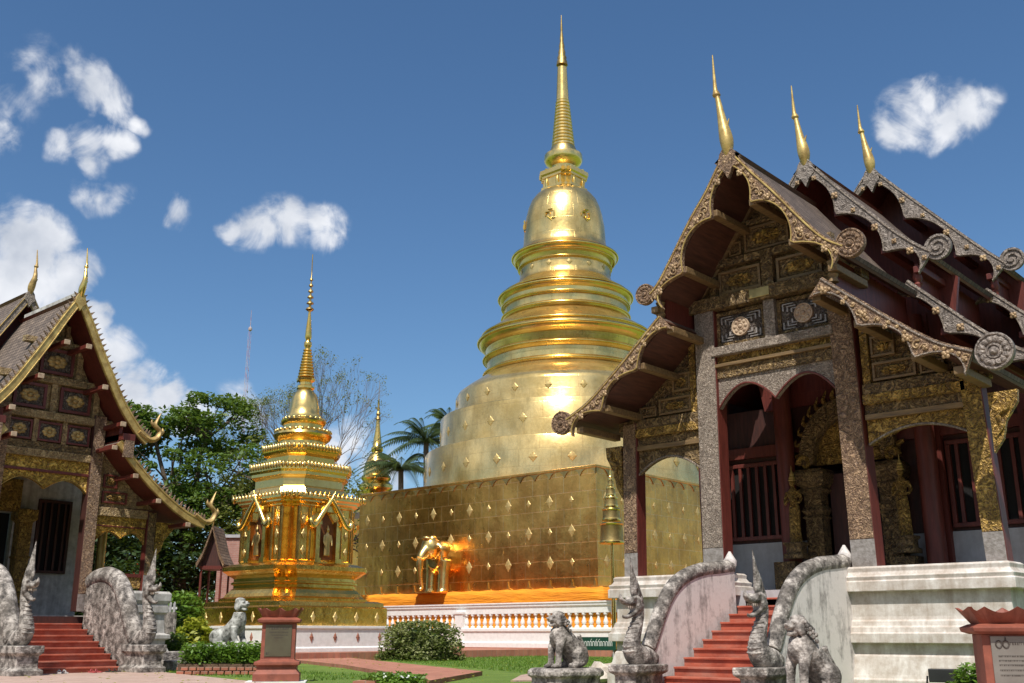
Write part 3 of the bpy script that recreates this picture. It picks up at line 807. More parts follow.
# side bays
for s_, xa, xb in ((-1, -3.35, -1.76), (1, 1.76, 3.59)):
    x0, x1 = xa, xb
    arch_board(H, x0, x1, 4.74, 4.2 if s_ < 0 else 4.28, 4.55, 1, -.06, .1, 'carved_wood' if s_ < 0 else 'carved_gilt', 'carved_grey')
    box('beam', 'brown_beam', H, x0, x1, -.14, .08, 4.74, 4.84, bevel=.01)
    box('beam', 'carved_wood', H, x0, x1, -.10, .08, 4.841, 5.02)
    box('beam', 'carved_gilt', H, x0, x1, -.18, .08, 5.02, 5.2, bevel=.01)
    box('beam', 'carved_wood', H, x0 - (.4 if s_ < 0 else 0), x1 + (.4 if s_ > 0 else 0), -.15, .08, 5.2, 5.4, bevel=.01)
    P = [(1.76, 6.92), (2.35, 6.40), (3.05, 5.82), (3.62, 5.42)]
    MB().prism([(s_ * 1.76, 5.4)] + [(s_ * a, b) for a, b in P] + [(s_ * 3.62, 5.4)], .0, .08).build('gable_wall', 'carved_wood', H)
    coffer(H, min(s_ * 1.95, s_ * 2.75), max(s_ * 1.95, s_ * 2.75), 5.45, 5.8, -.01, 'brown_beam', 'carved_wood', 'carved_gilt', 'rose', .05)
    coffer(H, min(s_ * 1.95, s_ * 2.4), max(s_ * 1.95, s_ * 2.4), 5.9, 6.3, -.01, 'brown_beam', 'carved_wood', 'carved_gilt', 'rose', .05)
    coffer(H, min(s_ * 2.82, s_ * 3.25), max(s_ * 2.82, s_ * 3.25), 5.45, 5.68, -.01, 'brown_beam', 'carved_wood', None, '', .04)
    box('post', 'carved_gilt', H, min(s_ * 1.78, s_ * 1.92), max(s_ * 1.78, s_ * 1.92), -.12, .05, 5.401, 6.85)
bracket(H, -3.70, -.1, 3.75, 4.9, -1, .42, 'carved_gilt')
bracket(H, 3.93, -.1, 3.9, 4.92, 1, .48, 'carved_gilt')
# front roof
for s_ in (-1, 1):
    UPs = UP if s_ > 0 else UPL
    roof_piece(H, UPs, -1.36, 2.2, 'roof_tile', 'soffit_brown', s_)
    roof_piece(H, LO, -1.36, 2.2, 'roof_tile', 'soffit_brown', s_)
    b, P, d = barge(H, UPs, -1.36, s_, .15, .48, 3, 'carved_rose', teeth='gold_paint')
    for i in (8, 20, 33, 43):
        q = offset_line(P, .17)[min(i, len(P) - 1)]; stud(b, q[0], q[1], -1.46, .075, 'stud_gilt')
    rosette(H, 2.32 if s_ > 0 else -2.08, 7.68, -1.34, .27 if s_ > 0 else .22, 'carved_rose')
    b, P, d = barge(H, LO, -1.36, s_, .13, .42, 3, 'carved_rose', teeth='gold_paint' if s_ < 0 else 'carved_grey', apex=False)
    for i in range(3, len(P) - 2, 5):
        q = offset_line(P, .16)[i]; stud(b, q[0], q[1], -1.46, .075 if i % 2 else .05, 'stud_gilt')
    rosette(H, 4.5 if s_ > 0 else -4.33, 5.30, -1.34, .30 if s_ > 0 else .25, 'carved_rose' if s_ < 0 else 'carved_silver', 14)
    # turned post between the tiers
    MB().lathe([(.1, 7.1), (.07, 7.18), (.1, 7.25), (.06, 7.3), (.1, 7.36), (.07, 7.42), (.1, 7.5)], 12, (s_ * 1.86, -1.2)).build('turned_post', 'brown_beam', H, smooth=40)
    MB().box(min(s_ * 1.78, s_ * 1.86), max(s_ * 1.78, s_ * 1.86), -1.1, 2.2, 6.9, 7.62).build('clerestory_board', 'red_wood', H)
purlins(H, UP, -1.34, .0, .42, (.34, .66, .96), 'brown_beam', s=.085)
purlins(H, LO, -1.34, .0, .34, (.04, .34, .66, .93), 'brown_beam', s=.085)
apex_plate(H, 10.33, -1.36, 'carved_rose')
chofa(H, 10.22, 12.45, -1.4, 'gold_paint', -.22, .145)
# second and third gables
def upper_gable(y0, y1, up, lo, ztip, zb):
    for s_ in (-1, 1):
        roof_piece(H, up, y0, y1, 'roof_tile', 'red_wood', s_)
        roof_piece(H, lo, y0, y1, 'roof_tile', 'red_wood', s_)
        b, P, d = barge(H, up, y0, s_, .15, .50, 3, 'carved_silver', teeth='carved_grey')
        for i in range(6, len(P) - 2, 7):
            q = offset_line(P, .17)[i]; stud(b, q[0], q[1], y0 - .1, .085 if i % 2 else .06, 'stud_gilt')
        spiral(H, s_ * (up[-1][0] + .12), up[-1][1] + .08, y0 + .01, .27, s_, 'carved_silver')
        b, P, d = barge(H, lo, y0, s_, .14, .46, 3, 'carved_silver', teeth='carved_grey', apex=False)
        for i in range(3, len(P) - 2, 6):
            q = offset_line(P, .17)[i]; stud(b, q[0], q[1], y0 - .1, .085 if i % 2 else .06, 'stud_gilt')
        rosette(H, s_ * (lo[-1][0] + .2), lo[-1][1] + .02, y0 + .02, .28, 'carved_silver', 14)
        MB().lathe([(.1, up[-1][1] - .72), (.07, up[-1][1] - .62), (.1, up[-1][1] - .55), (.06, up[-1][1] - .5), (.1, up[-1][1] - .42), (.08, up[-1][1] - .28)], 12, (s_ * (lo[0][0] + .12), y0 + .18)).build('turned_post', 'red_wood', H, smooth=40)
        MB().box(min(s_ * (lo[0][0] + .04), s_ * (lo[0][0] + .12)), max(s_ * (lo[0][0] + .04), s_ * (lo[0][0] + .12)), y0 + .3, y1, lo[0][1] - .4, up[-1][1] - .05).build('clerestory_board', 'red_wood', H)
    purlins(H, up, y0 + .02, zb, .42, (.34, .66, .93), 'red_wood', s=.09)
    purlins(H, lo, y0 + .02, zb, .40, (.34, .66, .93), 'red_wood', s=.09)
    pts = [(x, z - .16) for x, z in up]
    MB().prism([(-a, b) for a, b in reversed(pts[1:])] + pts + [(pts[-1][0] - .4, 6.0), (-pts[-1][0] + .4, 6.0)], zb, zb + .1).build('gable_wall', 'red_wood', H)
    apex_plate(H, up[0][1] + .03, y0, 'carved_silver')
    chofa(H, up[0][1] - .04, ztip, y0 - .05, 'gold_paint', -.18, .145)
UP2 = [(0, 11.27), (.6, 10.5), (1.15, 9.85), (1.75, 9.15), (2.2, 8.7), (2.55, 8.42)]
LO2 = [(2.0, 7.92), (2.7, 7.22), (3.4, 6.55), (4.0, 6.1), (4.5, 5.85)]
UP3 = [(0, 12.37), (.65, 11.6), (1.3, 10.85), (2.0, 10.05), (2.5, 9.5), (2.9, 9.1)]
LO3 = [(2.4, 8.6), (3.1, 7.9), (3.9, 7.15), (4.6, 6.6), (5.1, 6.35)]
upper_gable(2.1, 6.0, UP2, LO2, 13.18, 3.45)
upper_gable(5.86, 26, UP3, LO3, 14.2, 7.0)
# front wall of the hall inside the porch
FW = 3.6
m = MB()
m.box(-3.5, -.9, FW, FW + .2, 3.0, 6.1); m.box(.6, 3.65, FW, FW + .2, 3.0, 6.1); m.box(-.9, .6, FW, FW + .2, 5.2, 6.1); m.box(-1.95, 1.95, FW, FW + .2, 6.1, 8.1)
m.box(-3.3, 3.4, 7.2, 26, 1.8, 6.6); m.box(-3.5, -3.3, 3.8, 26, 1.8, 6.6); m.box(3.45, 3.65, 3.8, 26, 1.8, 6.6)
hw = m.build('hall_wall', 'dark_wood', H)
MB().box(-3.52, -.95, FW - .06, FW + .19, 1.78, 2.99).build('dado', 'plaster_grey', H, bevel=.01)
MB().box(.75, 3.68, FW - .06, FW + .19, 1.78, 2.99).build('dado', 'plaster_grey', H, bevel=.01)
MB().box(3.66, 3.72, FW - .05, 26, 1.78, 2.99).build('dado', 'plaster_grey', H)
window_bars(H, -3.25, -1.95, 3.15, 4.75, FW - .01, 6)
window_bars(H, 1.95, 3.3, 3.15, 4.75, FW - .01, 5)
for x in (-3.45, -1.7, 1.7, 3.5): box('pilaster', 'red_wood', H, x - .12, x + .12, FW - .2, FW - .02, 1.79, 6.0 if abs(x) > 2 else 7.6)
box('lintel', 'red_wood', H, -3.5, 3.6, FW - .16, FW - .01, 4.95, 5.2)
box('lintel', 'red_wood', H, -2.0, 2.0, FW - .16, FW - .01, 6.3, 6.5)
# door surround
DX = -.15
dr = MB().box(DX - .6, DX + .6, FW + .05, FW + .12, 1.8, 4.45).build('door', 'black_void', H)  # black panel imitates the dark interior seen through the doorway
MB().box(DX - .6, DX - .25, FW - .02, FW + .04, 1.8, 4.4).build('door_leaf', 'dark_wood', dr)
for s_ in (-1, 1):
    x = DX + s_ * .86
    MB().rings(rect(x - .2, x + .2, FW - .38, FW - .02), [(.12, 1.8), (.12, 1.95), (.06, 1.98), (.1, 2.1), (.02, 2.2), (0, 2.3), (0, 3.4), (.05, 3.45), (0, 3.5), (.06, 3.6), (0, 3.7), (0, 3.95), (.1, 4.05), (.04, 4.1), (.14, 4.2), (.18, 4.4), (.1, 4.5)]).build('door_pilaster', 'carved_wood', H, bevel=.01)
K = 18
def arc(r, c=(DX, 4.6), sq=1.25): return [(c[0] + r * math.cos(math.pi * i / K), c[1] + r * sq * math.sin(math.pi * i / K)) for i in range(K + 1)]
ar = MB().strip(arc(1.12), arc(.78), FW - .4, FW - .1).build('door_arch', 'carved_wood', H)
MB().prism(arc(.77), FW - .2, FW - .1).build('tympanum', 'carved_gilt', H)
m = MB()
for i in range(1, K):
    a = math.pi * i / K; p = (DX + 1.12 * math.cos(a), 4.6 + 1.4 * math.sin(a))
    m.tube([(p[0], FW - .3, p[1]), (p[0] + .14 * math.cos(a + .3), FW - .3, p[1] + .14 * math.sin(a + .3)), (p[0] + .18 * math.cos(a - .4), FW - .3, p[1] + .3 * math.sin(a) + .04)], [.06, .05, .01], 6, 3)
for s_ in (-1, 1):
    q = [(DX + s_ * (.98 + .16 * math.cos(t_ * .5)* (1 - t_ / 14)), FW - .38, 4.62 + .2 * math.sin(t_ * .5) * (1 - t_ / 14)) for t_ in range(14)]
    m.tube(q, [.075 - .004 * i for i in range(14)], 7, 2)
m.build('arch_flames', 'carved_gilt', ar, smooth=60)

# guardian figures beside the door
def deity(x, y, z, label, side):
    o = thing('guardian_statue', label, 'statue', (x, y, z), 0, 'gilded guardian figures beside the hall door'); o.scale = (.85, .85, .85)
    m = MB()
    m.tube([(0, 0, .0), (0, 0, .5), (.02 * side, -.01, .85), (0, 0, 1.05), (0, 0, 1.28), (0, 0, 1.4)], [.17, .15, .15, .105, .15, .06], 12, 4, (1, .7))
    for s_ in (-1, 1):
        m.tube([(s_ * .14, 0, 1.3), (s_ * .22, -.02, 1.1), (s_ * .16, -.14, .98), (s_ * .04, -.18, 1.08)], [.055, .045, .035, .03], 8, 4)
    m.tube([(0, 0, 1.36), (0, 0, 1.46)], [.045, .04], 8, 2)
    m.ball((0, -.01, 1.53), (.078, .088, .105), 12, 8); m.ball((0, -.09, 1.53), (.014, .02, .02), 6, 5)
    m.build('body', 'carved_gilt', o, remesh=.016)
    MB().lathe([(.09, 1.58), (.1, 1.6), (.07, 1.64), (.085, 1.66), (.05, 1.72), (.06, 1.74), (.02, 1.84), (.005, 1.98)], 12)  .build('crown', 'gold_paint', o, smooth=40)
    MB().rings(rect(-.22, .22, -.2, .18), [(.04, -.4), (.04, -.3), (-.02, -.26), (-.02, -.1), (.03, -.05), (.03, 0)]).build('pedestal', 'carved_wood', o)
    return o
deity(-10.78, 21.35, 2.9, 'gilded standing guardian figure left of the dark doorway', 1)
deity(-8.35, 21.35, 2.9, 'gilded standing guardian figure right of the doorway, in front of red bars', -1)
box('ledge', 'carved_wood', H, -1.85, -1.35, FW - .75, FW - .25, 1.8, 2.5)
box('ledge', 'carved_wood', H, .75, 1.25, FW - .75, FW - .25, 1.8, 2.5)

# ------------------------------------------------------------------ LEFT HALL
G = thing('temple_hall', 'smaller temple hall at far left with gold serrated gable edges and red steps', 'temple', (-30.0, 13.35, 0), 90)
capl = [(.35, 0), (.35, .14), (.2, .16), (.2, .35), (.1, .42), (.02, .60), (-.02, .62), (-.02, .8), (.08, .84), (.08, .95), (-.05, 1.0), (-.08, 1.55), (.0, 1.6), (.0, 1.8), (-.04, 1.82), (.04, 1.95), (.04, 2.15), (-.02, 2.22)]
MB().rings(rect(1.75, 4.15, -.35, .4), capl).build('plinth', 'plaster_left', G, bevel=.01)
MB().rings(rect(-3.75, -1.75, -.35, .4), capl).build('plinth', 'plaster_left', G, bevel=.01)
MB().rings(rect(-3.7, 3.7, .42, 16), [(o - .003, z * .997) for o, z in capl if z < 1.5] + [(-.1, 1.5)]).build('plinth', 'plaster_left', G)
box('porch_floor', 'dark_wood', G, -3.2, 3.2, -.05, 4, 1.2, 1.46)
m = MB()
for i in range(9): m.box(-1.25, 1.45, -.36 * i, -.36 * i + .38, 0, 1.43 - .16 * i - .04)
gst = m.build('staircase', 'red_step', G)
for i in range(9):
    if 1.43 - .16 * i > .05: MB().box(-1.245, 1.445, -.36 * i - .035, -.36 * i + .33, 1.43 - .16 * i - .038, 1.43 - .16 * i).build('tread', 'red_step', gst, bevel=.006)
column(G, 1.5, 0, 1.6, 7.3, .36, .34, 'carved_rose', 'dark_wood', -.008)
column(G, -1.4, 0, 1.6, 7.3, .36, .34, 'carved_rose', 'dark_wood', .008)
column(G, 3.45, 0, 2.2, 4.6, .26, .26, 'carved_wood', 'red_wood')
column(G, -3.45, 0, 2.2, 4.6, .26, .26, 'carved_wood', 'red_wood')
arch_board(G, -1.22, 1.32, 5.45, 4.92, 5.27, 2, -.05, .1, 'carved_yellow', 'gold_bright', 4.98)
box('beam', 'red_wood', G, -1.22, 1.32, -.1, .08, 5.45, 5.53, bevel=.01)
box('frieze', 'carved_yellow', G, -1.22, 1.32, -.08, .08, 5.531, 5.86)
box('beam', 'carved_tan', G, -1.22, 1.32, -.16, .08, 5.86, 6.08, bevel=.015)
box('beam', 'carved_wood', G, -1.22, 1.32, -.1, .08, 6.081, 6.3)
for a in range(3): coffer(G, -1.2 + a * .86, -1.2 + a * .86 + .70, 6.34, 6.92, -.0, 'red_wood', 'carved_black', 'gold_dull', 'rose', .06)
for a in range(2): box('post', 'carved_tan', G, -1.2 + a * .86 + .71, -1.2 + a * .86 + .85, -.1, .04, 6.301, 6.97)
box('beam', 'carved_tan', G, -2.35, 2.35, -.16, .08, 6.97, 7.2, bevel=.015)
for x0, x1 in ((-1.15, -.2), (.2, 1.15)): coffer(G, x0, x1, 7.26, 8.0, -.0, 'red_wood', 'carved_black', 'gold_dull', 'rose', .09)
for x in (-1.3, 0, 1.3): box('post', 'carved_tan', G, x - .09, x + .09, -.1, .04, 7.201, 8.05)
box('beam', 'carved_tan', G, -1.75, 1.75, -.14, .08, 8.05, 8.26, bevel=.015)
coffer(G, -.5, .5, 8.34, 9.1, -.0, 'red_wood', 'carved_black', 'gold_dull', 'rose', .09)
for x in (-.66, .66): box('post', 'carved_tan', G, x - .09, x + .09, -.1, .04, 8.261, 9.12)
box('beam', 'carved_tan', G, -1.05, 1.05, -.14, .08, 9.16, 9.34, bevel=.015)
for x in (-.2, .2): box('post', 'carved_tan', G, x - .06, x + .06, -.1, .04, 9.341, 9.85)
GU = [(0, 10.62), (.42, 9.9), (.80, 9.18), (1.25, 8.38), (1.72, 7.6), (2.25, 6.95), (2.62, 6.66)]
GL = [(1.72, 6.48), (2.3, 5.88), (2.9, 5.35), (3.55, 4.88), (4.2, 4.52), (4.75, 4.36)]
MB().prism([(-2.0, 6.95), (2.0, 6.95), (1.55, 7.5), (1.1, 8.2), (.65, 9.0), (.3, 9.7), (0, 10.3), (-.3, 9.7), (-.65, 9.0), (-1.1, 8.2), (-1.55, 7.5)], .02, .1).build('gable_wall', 'carved_tan', G)
MB().box(-1.3, 1.4, .03, .1, 6.0, 6.96).build('gable_wall', 'carved_tan', G)
for s_ in (-1, 1):
    x0, x1 = (1.7, 3.3) if s_ > 0 else (-3.3, -1.6)
    arch_board(G, x0, x1, 4.06, 3.6, 3.9, 2, -.04, .08, 'carved_yellow', 'gold_bright', 3.72)
    box('frieze', 'carved_yellow', G, x0, x1, -.06, .08, 4.1, 4.36)
    box('beam', 'red_wood', G, x0, x1, -.08, .08, 4.061, 4.099)
    box('beam', 'carved_tan', G, x0, x1, -.14, .08, 4.361, 4.62, bevel=.015)
    MB().prism([(s_ * 1.68, 4.62), (s_ * 1.68, 6.4), (s_ * 2.2, 5.75), (s_ * 2.85, 5.15), (s_ * 3.55, 4.68)], .0, .08).build('gable_wall', 'carved_tan', G)
    coffer(G, min(s_ * 1.8, s_ * 2.6), max(s_ * 1.8, s_ * 2.6), 4.75, 5.1, -.01, 'red_wood', 'carved_wood', 'carved_gilt', 'rose', .05)
    coffer(G, min(s_ * 1.8, s_ * 2.25), max(s_ * 1.8, s_ * 2.25), 5.2, 5.6, -.01, 'red_wood', 'carved_wood', 'carved_gilt', 'rose', .05)
    bracket(G, s_ * 3.6, -.1, 3.2, 4.3, s_, .6, 'carved_yellow')
    for prof, ap in ((GU, True), (GL, False)):
        roof_piece(G, prof, -1.0, 2.75, 'roof_tile_left', 'red_wood', s_)
        b, P, d = barge(G, prof, -1.0, s_, .19, .25, 1, 'gold_paint', .08, 'plain', 'gold_paint', ap)
        tm = MB()
        for i in range(2, len(P) - 1, 2):
            a_ = Vector(P[i - 1]); b_ = Vector(P[min(i + 1, len(P) - 1)]); t_ = (b_ - a_).normalized(); n_ = Vector((-t_.y, t_.x))
            if n_.y < 0: n_ = -n_
            q = Vector(P[i]) + n_ * .02
            tm.prism([tuple(q - t_ * .045), tuple(q + t_ * .045), tuple(q + n_ * .17 - t_ * .03)], -1.07, -1.02)
        tm.build('serrated_crest', 'carved_rose', b)
        hook(G, s_ * prof[-1][0], prof[-1][1] - .05, -1.04, s_, .9 if ap else 1.0, 'gold_dull')
    hook(G, s_ * 3.0, 5.33, .8, s_, .6, 'gold_paint')
    # rail and side wall
    rl = MB().box(min(s_ * 1.7, s_ * 3.3), max(s_ * 1.7, s_ * 3.3), -.06, .06, 2.62, 2.72).build('rail', 'red_wood', G)
    MB().box(min(s_ * 1.7, s_ * 3.3), max(s_ * 1.7, s_ * 3.3), -.03, .03, 2.3, 2.62).build('rail_panel', 'carved_gilt', rl)
purlins(G, GU, -1.22, .0, .48, (.33, .55, .76), 'red_wood', 'purlin_tan', .078)
purlins(G, GL, -1.16, .0, .36, (.02, .26, .52, .8), 'red_wood', 'purlin_tan', .072)
for s_ in (-1, 1):
    box('beam', 'red_wood', G, min(s_ * 1.7, s_ * 2.1), max(s_ * 1.7, s_ * 2.1), -1.15, .1, 6.5, 6.7, bevel=.01)
    MB().box(min(s_ * 1.78, s_ * 2.08), max(s_ * 1.78, s_ * 2.08), -1.16, -1.06, 6.0, 6.5).build('hanging_bracket', 'carved_rose', G)
apex_plate(G, 10.66, -1.0, 'gold_paint', .8)
chofa(G, 10.6, 12.1, -1.05, 'gold_bright', .08, .11, .08)
# rear, higher roof
GU2 = [(0, 11.5), (.45, 10.75), (.9, 10.0), (1.4, 9.2), (2.0, 8.4), (2.7, 7.75), (3.1, 7.5)]
GL2 = [(2.2, 7.3), (3.0, 6.5), (3.9, 5.8), (5.0, 5.2)]
for s_ in (-1, 1):
    roof_piece(G, GU2, 2.55, 16, 'roof_tile_left', 'red_wood', s_); roof_piece(G, GL2, 2.55, 16, 'roof_tile_left', 'red_wood', s_)
    barge(G, GU2, 2.55, s_, .2, .26, 1, 'carved_grey', .08, 'plain', 'gold_old')
    barge(G, GL2, 2.55, s_, .2, .26, 1, 'carved_grey', .08, 'plain', 'gold_old', False)
    MB().box(min(s_ * 1.7, s_ * 1.8), max(s_ * 1.7, s_ * 1.8), -.9, 2.7, 6.3, 6.95).build('clerestory_board', 'red_wood', G)
MB().prism([(-2.5, 6), (2.5, 6), (2.3, 7.9), (1.4, 9.0), (.45, 10.55), (0, 11.3), (-.45, 10.55), (-1.4, 9.0), (-2.3, 7.9)], 3.5, 3.6).build('gable_wall', 'red_wood', G)
apex_plate(G, 11.52, 2.55, 'carved_grey', .8)
chofa(G, 11.48, 12.95, 2.5, 'gold_dull', .10, .12, .1)
# ridge cap
MB().box(-.09, .09, -.9, 2.5, 10.56, 10.68).build('ridge_cap', 'plaster_left', G)
# hall front
MB().box(-3.0, -.7, 3.3, 3.5, 1.46, 6.2).build('hall_wall', 'dark_wood', G)  # piece left of the door coloured dark to imitate the dim interior
m = MB(); m.box(.7, 3.0, 3.3, 3.5, 1.46, 6.2); m.box(-.7, .7, 3.3, 3.5, 4.6, 6.2)
m.box(-3.0, -2.8, 3.51, 15.5, 1.46, 6.2); m.box(2.8, 3.0, 3.51, 15.5, 1.46, 6.2)
m.build('hall_wall', 'plaster_left', G)
box('door', 'black_void', G, -.7, .7, 3.6, 3.7, 1.46, 4.6)  # black panel in place of the unlit room beyond the doorway
window_bars(G, 1.5, 2.4, 2.9, 5.0, 3.29, 4, 'dark_wood', 'dark_wood')
for s_ in (-1, 1):
    MB().rings(rect(s_ * .95 - .2, s_ * .95 + .2, 2.9, 3.28), [(.08, 1.46), (.08, 1.7), (0, 1.75), (0, 3.2), (.05, 3.25), (0, 3.3), (0, 4.3), (.1, 4.4), (.1, 4.7)]).build('door_pilaster', 'carved_gilt', G, bevel=.01)
    MB().lathe([(.14, 1.46), (.14, 4.6)], 14, (s_ * 3.1, 2.2)).build('inner_column', 'gold_old', G, smooth=40)
MB().box(-.75, .75, 3.0, 3.25, 4.62, 5.6).build('door_arch', 'carved_gilt', G)

# ------------------------------------------------------------------ naga balustrades
def naga(label, loc, rot, sz, sx, outline, mats, bodyw=.17, group=None, CR=1.0):
    """crested serpent rearing on a block at the foot of a stair wall; faces local -y"""
    o = thing('naga_balustrade', label, 'naga statue', loc, rot, group)
    S = lambda p: (p[0] * sx, p[1] * sx, p[2] * sz)
    pd = MB().rings(rect(-.27 * sx, .27 * sx, -.30 * sx, .60 * sx), [(.04, 0), (.04, .1 * sz), (-.06, .14 * sz), (-.06, .33 * sz), (.02, .38 * sz), (.02, .5 * sz)])
    pd.build('pedestal', mats[0], o, bevel=.02)
    m = MB()
    ps = [(0, .62, .58), (0, .42, .60), (0, .16, .62), (0, .0, .74), (0, .02, .92), (0, .13, 1.12), (0, .22, 1.32), (0, .20, 1.46)]
    rs = [.13, .18, .205, .19, .15, .12, .10, .105]
    m.tube([S(p) for p in ps], [r * sx for r in rs], 14, 5, (.85, 1.0))
    # head: brow, upper jaw with curled snout, dropped lower jaw, cheek
    m.ball(S((0, .12, 1.52)), (.105 * sx, .15 * sx, .11 * sz), 12, 8)
    m.tube([S(p) for p in ((0, .10, 1.53), (0, -.06, 1.50), (0, -.20, 1.50), (0, -.30, 1.56), (0, -.30, 1.64))], [.10 * sx, .085 * sx, .065 * sx, .045 * sx, .015 * sx], 10, 4, (1, .7))
    m.tube([S(p) for p in ((0, .16, 1.42), (0, .04, 1.33), (0, -.10, 1.27), (0, -.22, 1.26), (0, -.27, 1.30))], [.10 * sx, .075 * sx, .055 * sx, .04 * sx, .012 * sx], 10, 4, (1, .65))
    for s_ in (-1, 1):
        m.ball(S((s_ * .08, -.01, 1.575)), (.035 * sx, .05 * sx, .035 * sz), 8, 6)
        m.ball(S((s_ * .075, .12, 1.43)), (.04 * sx, .09 * sx, .08 * sz), 8, 6)
    m.build('body', mats[1], o, remesh=.02 * sx)
    c = MB()
    def spike(y0, z0, y1, z1, y2, z2, r):
        c.tube([S((0, y0, z0)), S((0, (y0 + y1) / 2, (z0 + z1) / 2)), S((0, y1, z1)), S((0, y2, z2))], [r * .7 * sx, r * 1.1 * sx, r * .75 * sx, .006], 9, 5, (.5, 1.15))
    spike(.12, 1.54, .07, 1.88, .0, 2.26, CR * .085)
    spike(.19, 1.52, .19, 1.76, .12, 1.98, CR * .075)
    spike(.24, 1.44, .27, 1.62, .21, 1.80, CR * .07)
    spike(.26, 1.34, .32, 1.48, .28, 1.62, CR * .06)
    for k in range(6):
        spike(.23 - .025 * k, 1.26 - .09 * k, .28 - .02 * k, 1.31 - .09 * k, .28 - .02 * k, 1.38 - .09 * k, .032)
    c.build('crest', mats[1], o, smooth=60)
    bl = MB()
    for k in range(9):
        z = .72 + .075 * k; y = -.195 + .018 * max(0, k - 1) + .006 * k * k * .5
        w_ = .12 - .006 * k
        bl.tube([S((-w_, y + .07, z)), S((0, y, z - .015)), S((w_, y + .07, z))], [.012 * sx, .022 * sx, .012 * sx], 6, 3)
    bl.build('belly_scales', mats[1], o, smooth=60)
    t_ = MB()
    for s_ in (-1, 1):
        for k in range(3):
            t_.tube([S((s_ * .05, -.04 - .055 * k, 1.44)), S((s_ * .05, -.045 - .055 * k, 1.40))], [.014 * sx, .002], 5, 1)
    t_.build('teeth', 'plaster_base', o)
    # scaly back: rounded rail running up the stair
    P = smoothpts(outline, 5)
    rail = MB().tube([(0, p[0], p[1] - bodyw * .9) for p in P], [bodyw * (1.12 if i > 0 else 1) for i in range(len(P))], 12, 1, (1.0, 1.1))
    rail.build('serpent_back', mats[2], o, smooth=60)
    low = [(P[-1][0], P[-1][1] - bodyw)] + [(p[0], p[1] - bodyw) for p in reversed(P[:-1])]
    poly = [(P[0][0], 0.0)] + [(p[0], p[1] - bodyw) for p in P] + [(P[-1][0], 0.0)]
    up = [(p[0], p[1] - bodyw) for p in P]; dn = [(p[0], 0.02) for p in P]
    w = MB()
    n = len(P)
    for i in range(n - 1):
        q = [up[i], up[i + 1], dn[i + 1], dn[i]]
        ww = bodyw * .82
        vs_ = [(-ww, a, b) for a, b in q] + [(ww, a, b) for a, b in q]
        fs_ = [(0, 1, 2, 3), (7, 6, 5, 4), (0, 4, 5, 1), (2, 6, 7, 3)]
        if i == 0: fs_.append((0, 3, 7, 4))
        if i == n - 2: fs_.append((1, 5, 6, 2))
        w.add(vs_, fs_)
    w.build('stair_wall', mats[3], o)
    return o, w
OUT_R = [(.45, .85), (.62, 1.10), (.85, 1.45), (1.16, 1.80), (1.6, 2.06), (2.2, 2.22), (2.8, 2.28), (3.3, 2.34)]
for x, lab in ((-10.62, 'stone naga left of the large hall stairs, ending a pinkish stained stair wall'), (-8.28, 'darker stone naga right of the large hall stairs, next to a seated lion')):
    o, _ = naga(lab, (x, 14.9, 0), 0, 1.0, 1.0, OUT_R, ('old_stone', 'old_stone', 'old_stone', 'plaster_stained'), .115, 'naga balustrades of the right hall stairs')
    MB((0, 3.32, 2.25)).lathe([(.12, 0), (.13, .1), (.08, .18), (.02, .28)], 10).build('end_knob', 'plaster_stained', o, smooth=50)
OUT_L = [(.55, 1.0), (.95, 1.5), (1.35, 2.1), (1.8, 2.55), (2.4, 2.75), (3.0, 2.72), (3.35, 2.6)]
# local y of the outline is unscaled; local -y turned to face +X
for y, lab in ((15.02, 'weathered stone naga right of the smaller hall steps with tall pointed crest'), (11.75, 'weathered stone naga at the far left edge, left of the smaller hall steps')):
    naga(lab, (-26.35, y, 0), 90, 1.42, 1.22, OUT_L, ('old_stone', 'old_stone', 'old_stone', 'old_stone'), .21, 'naga balustrades of the left hall steps', 1.45)

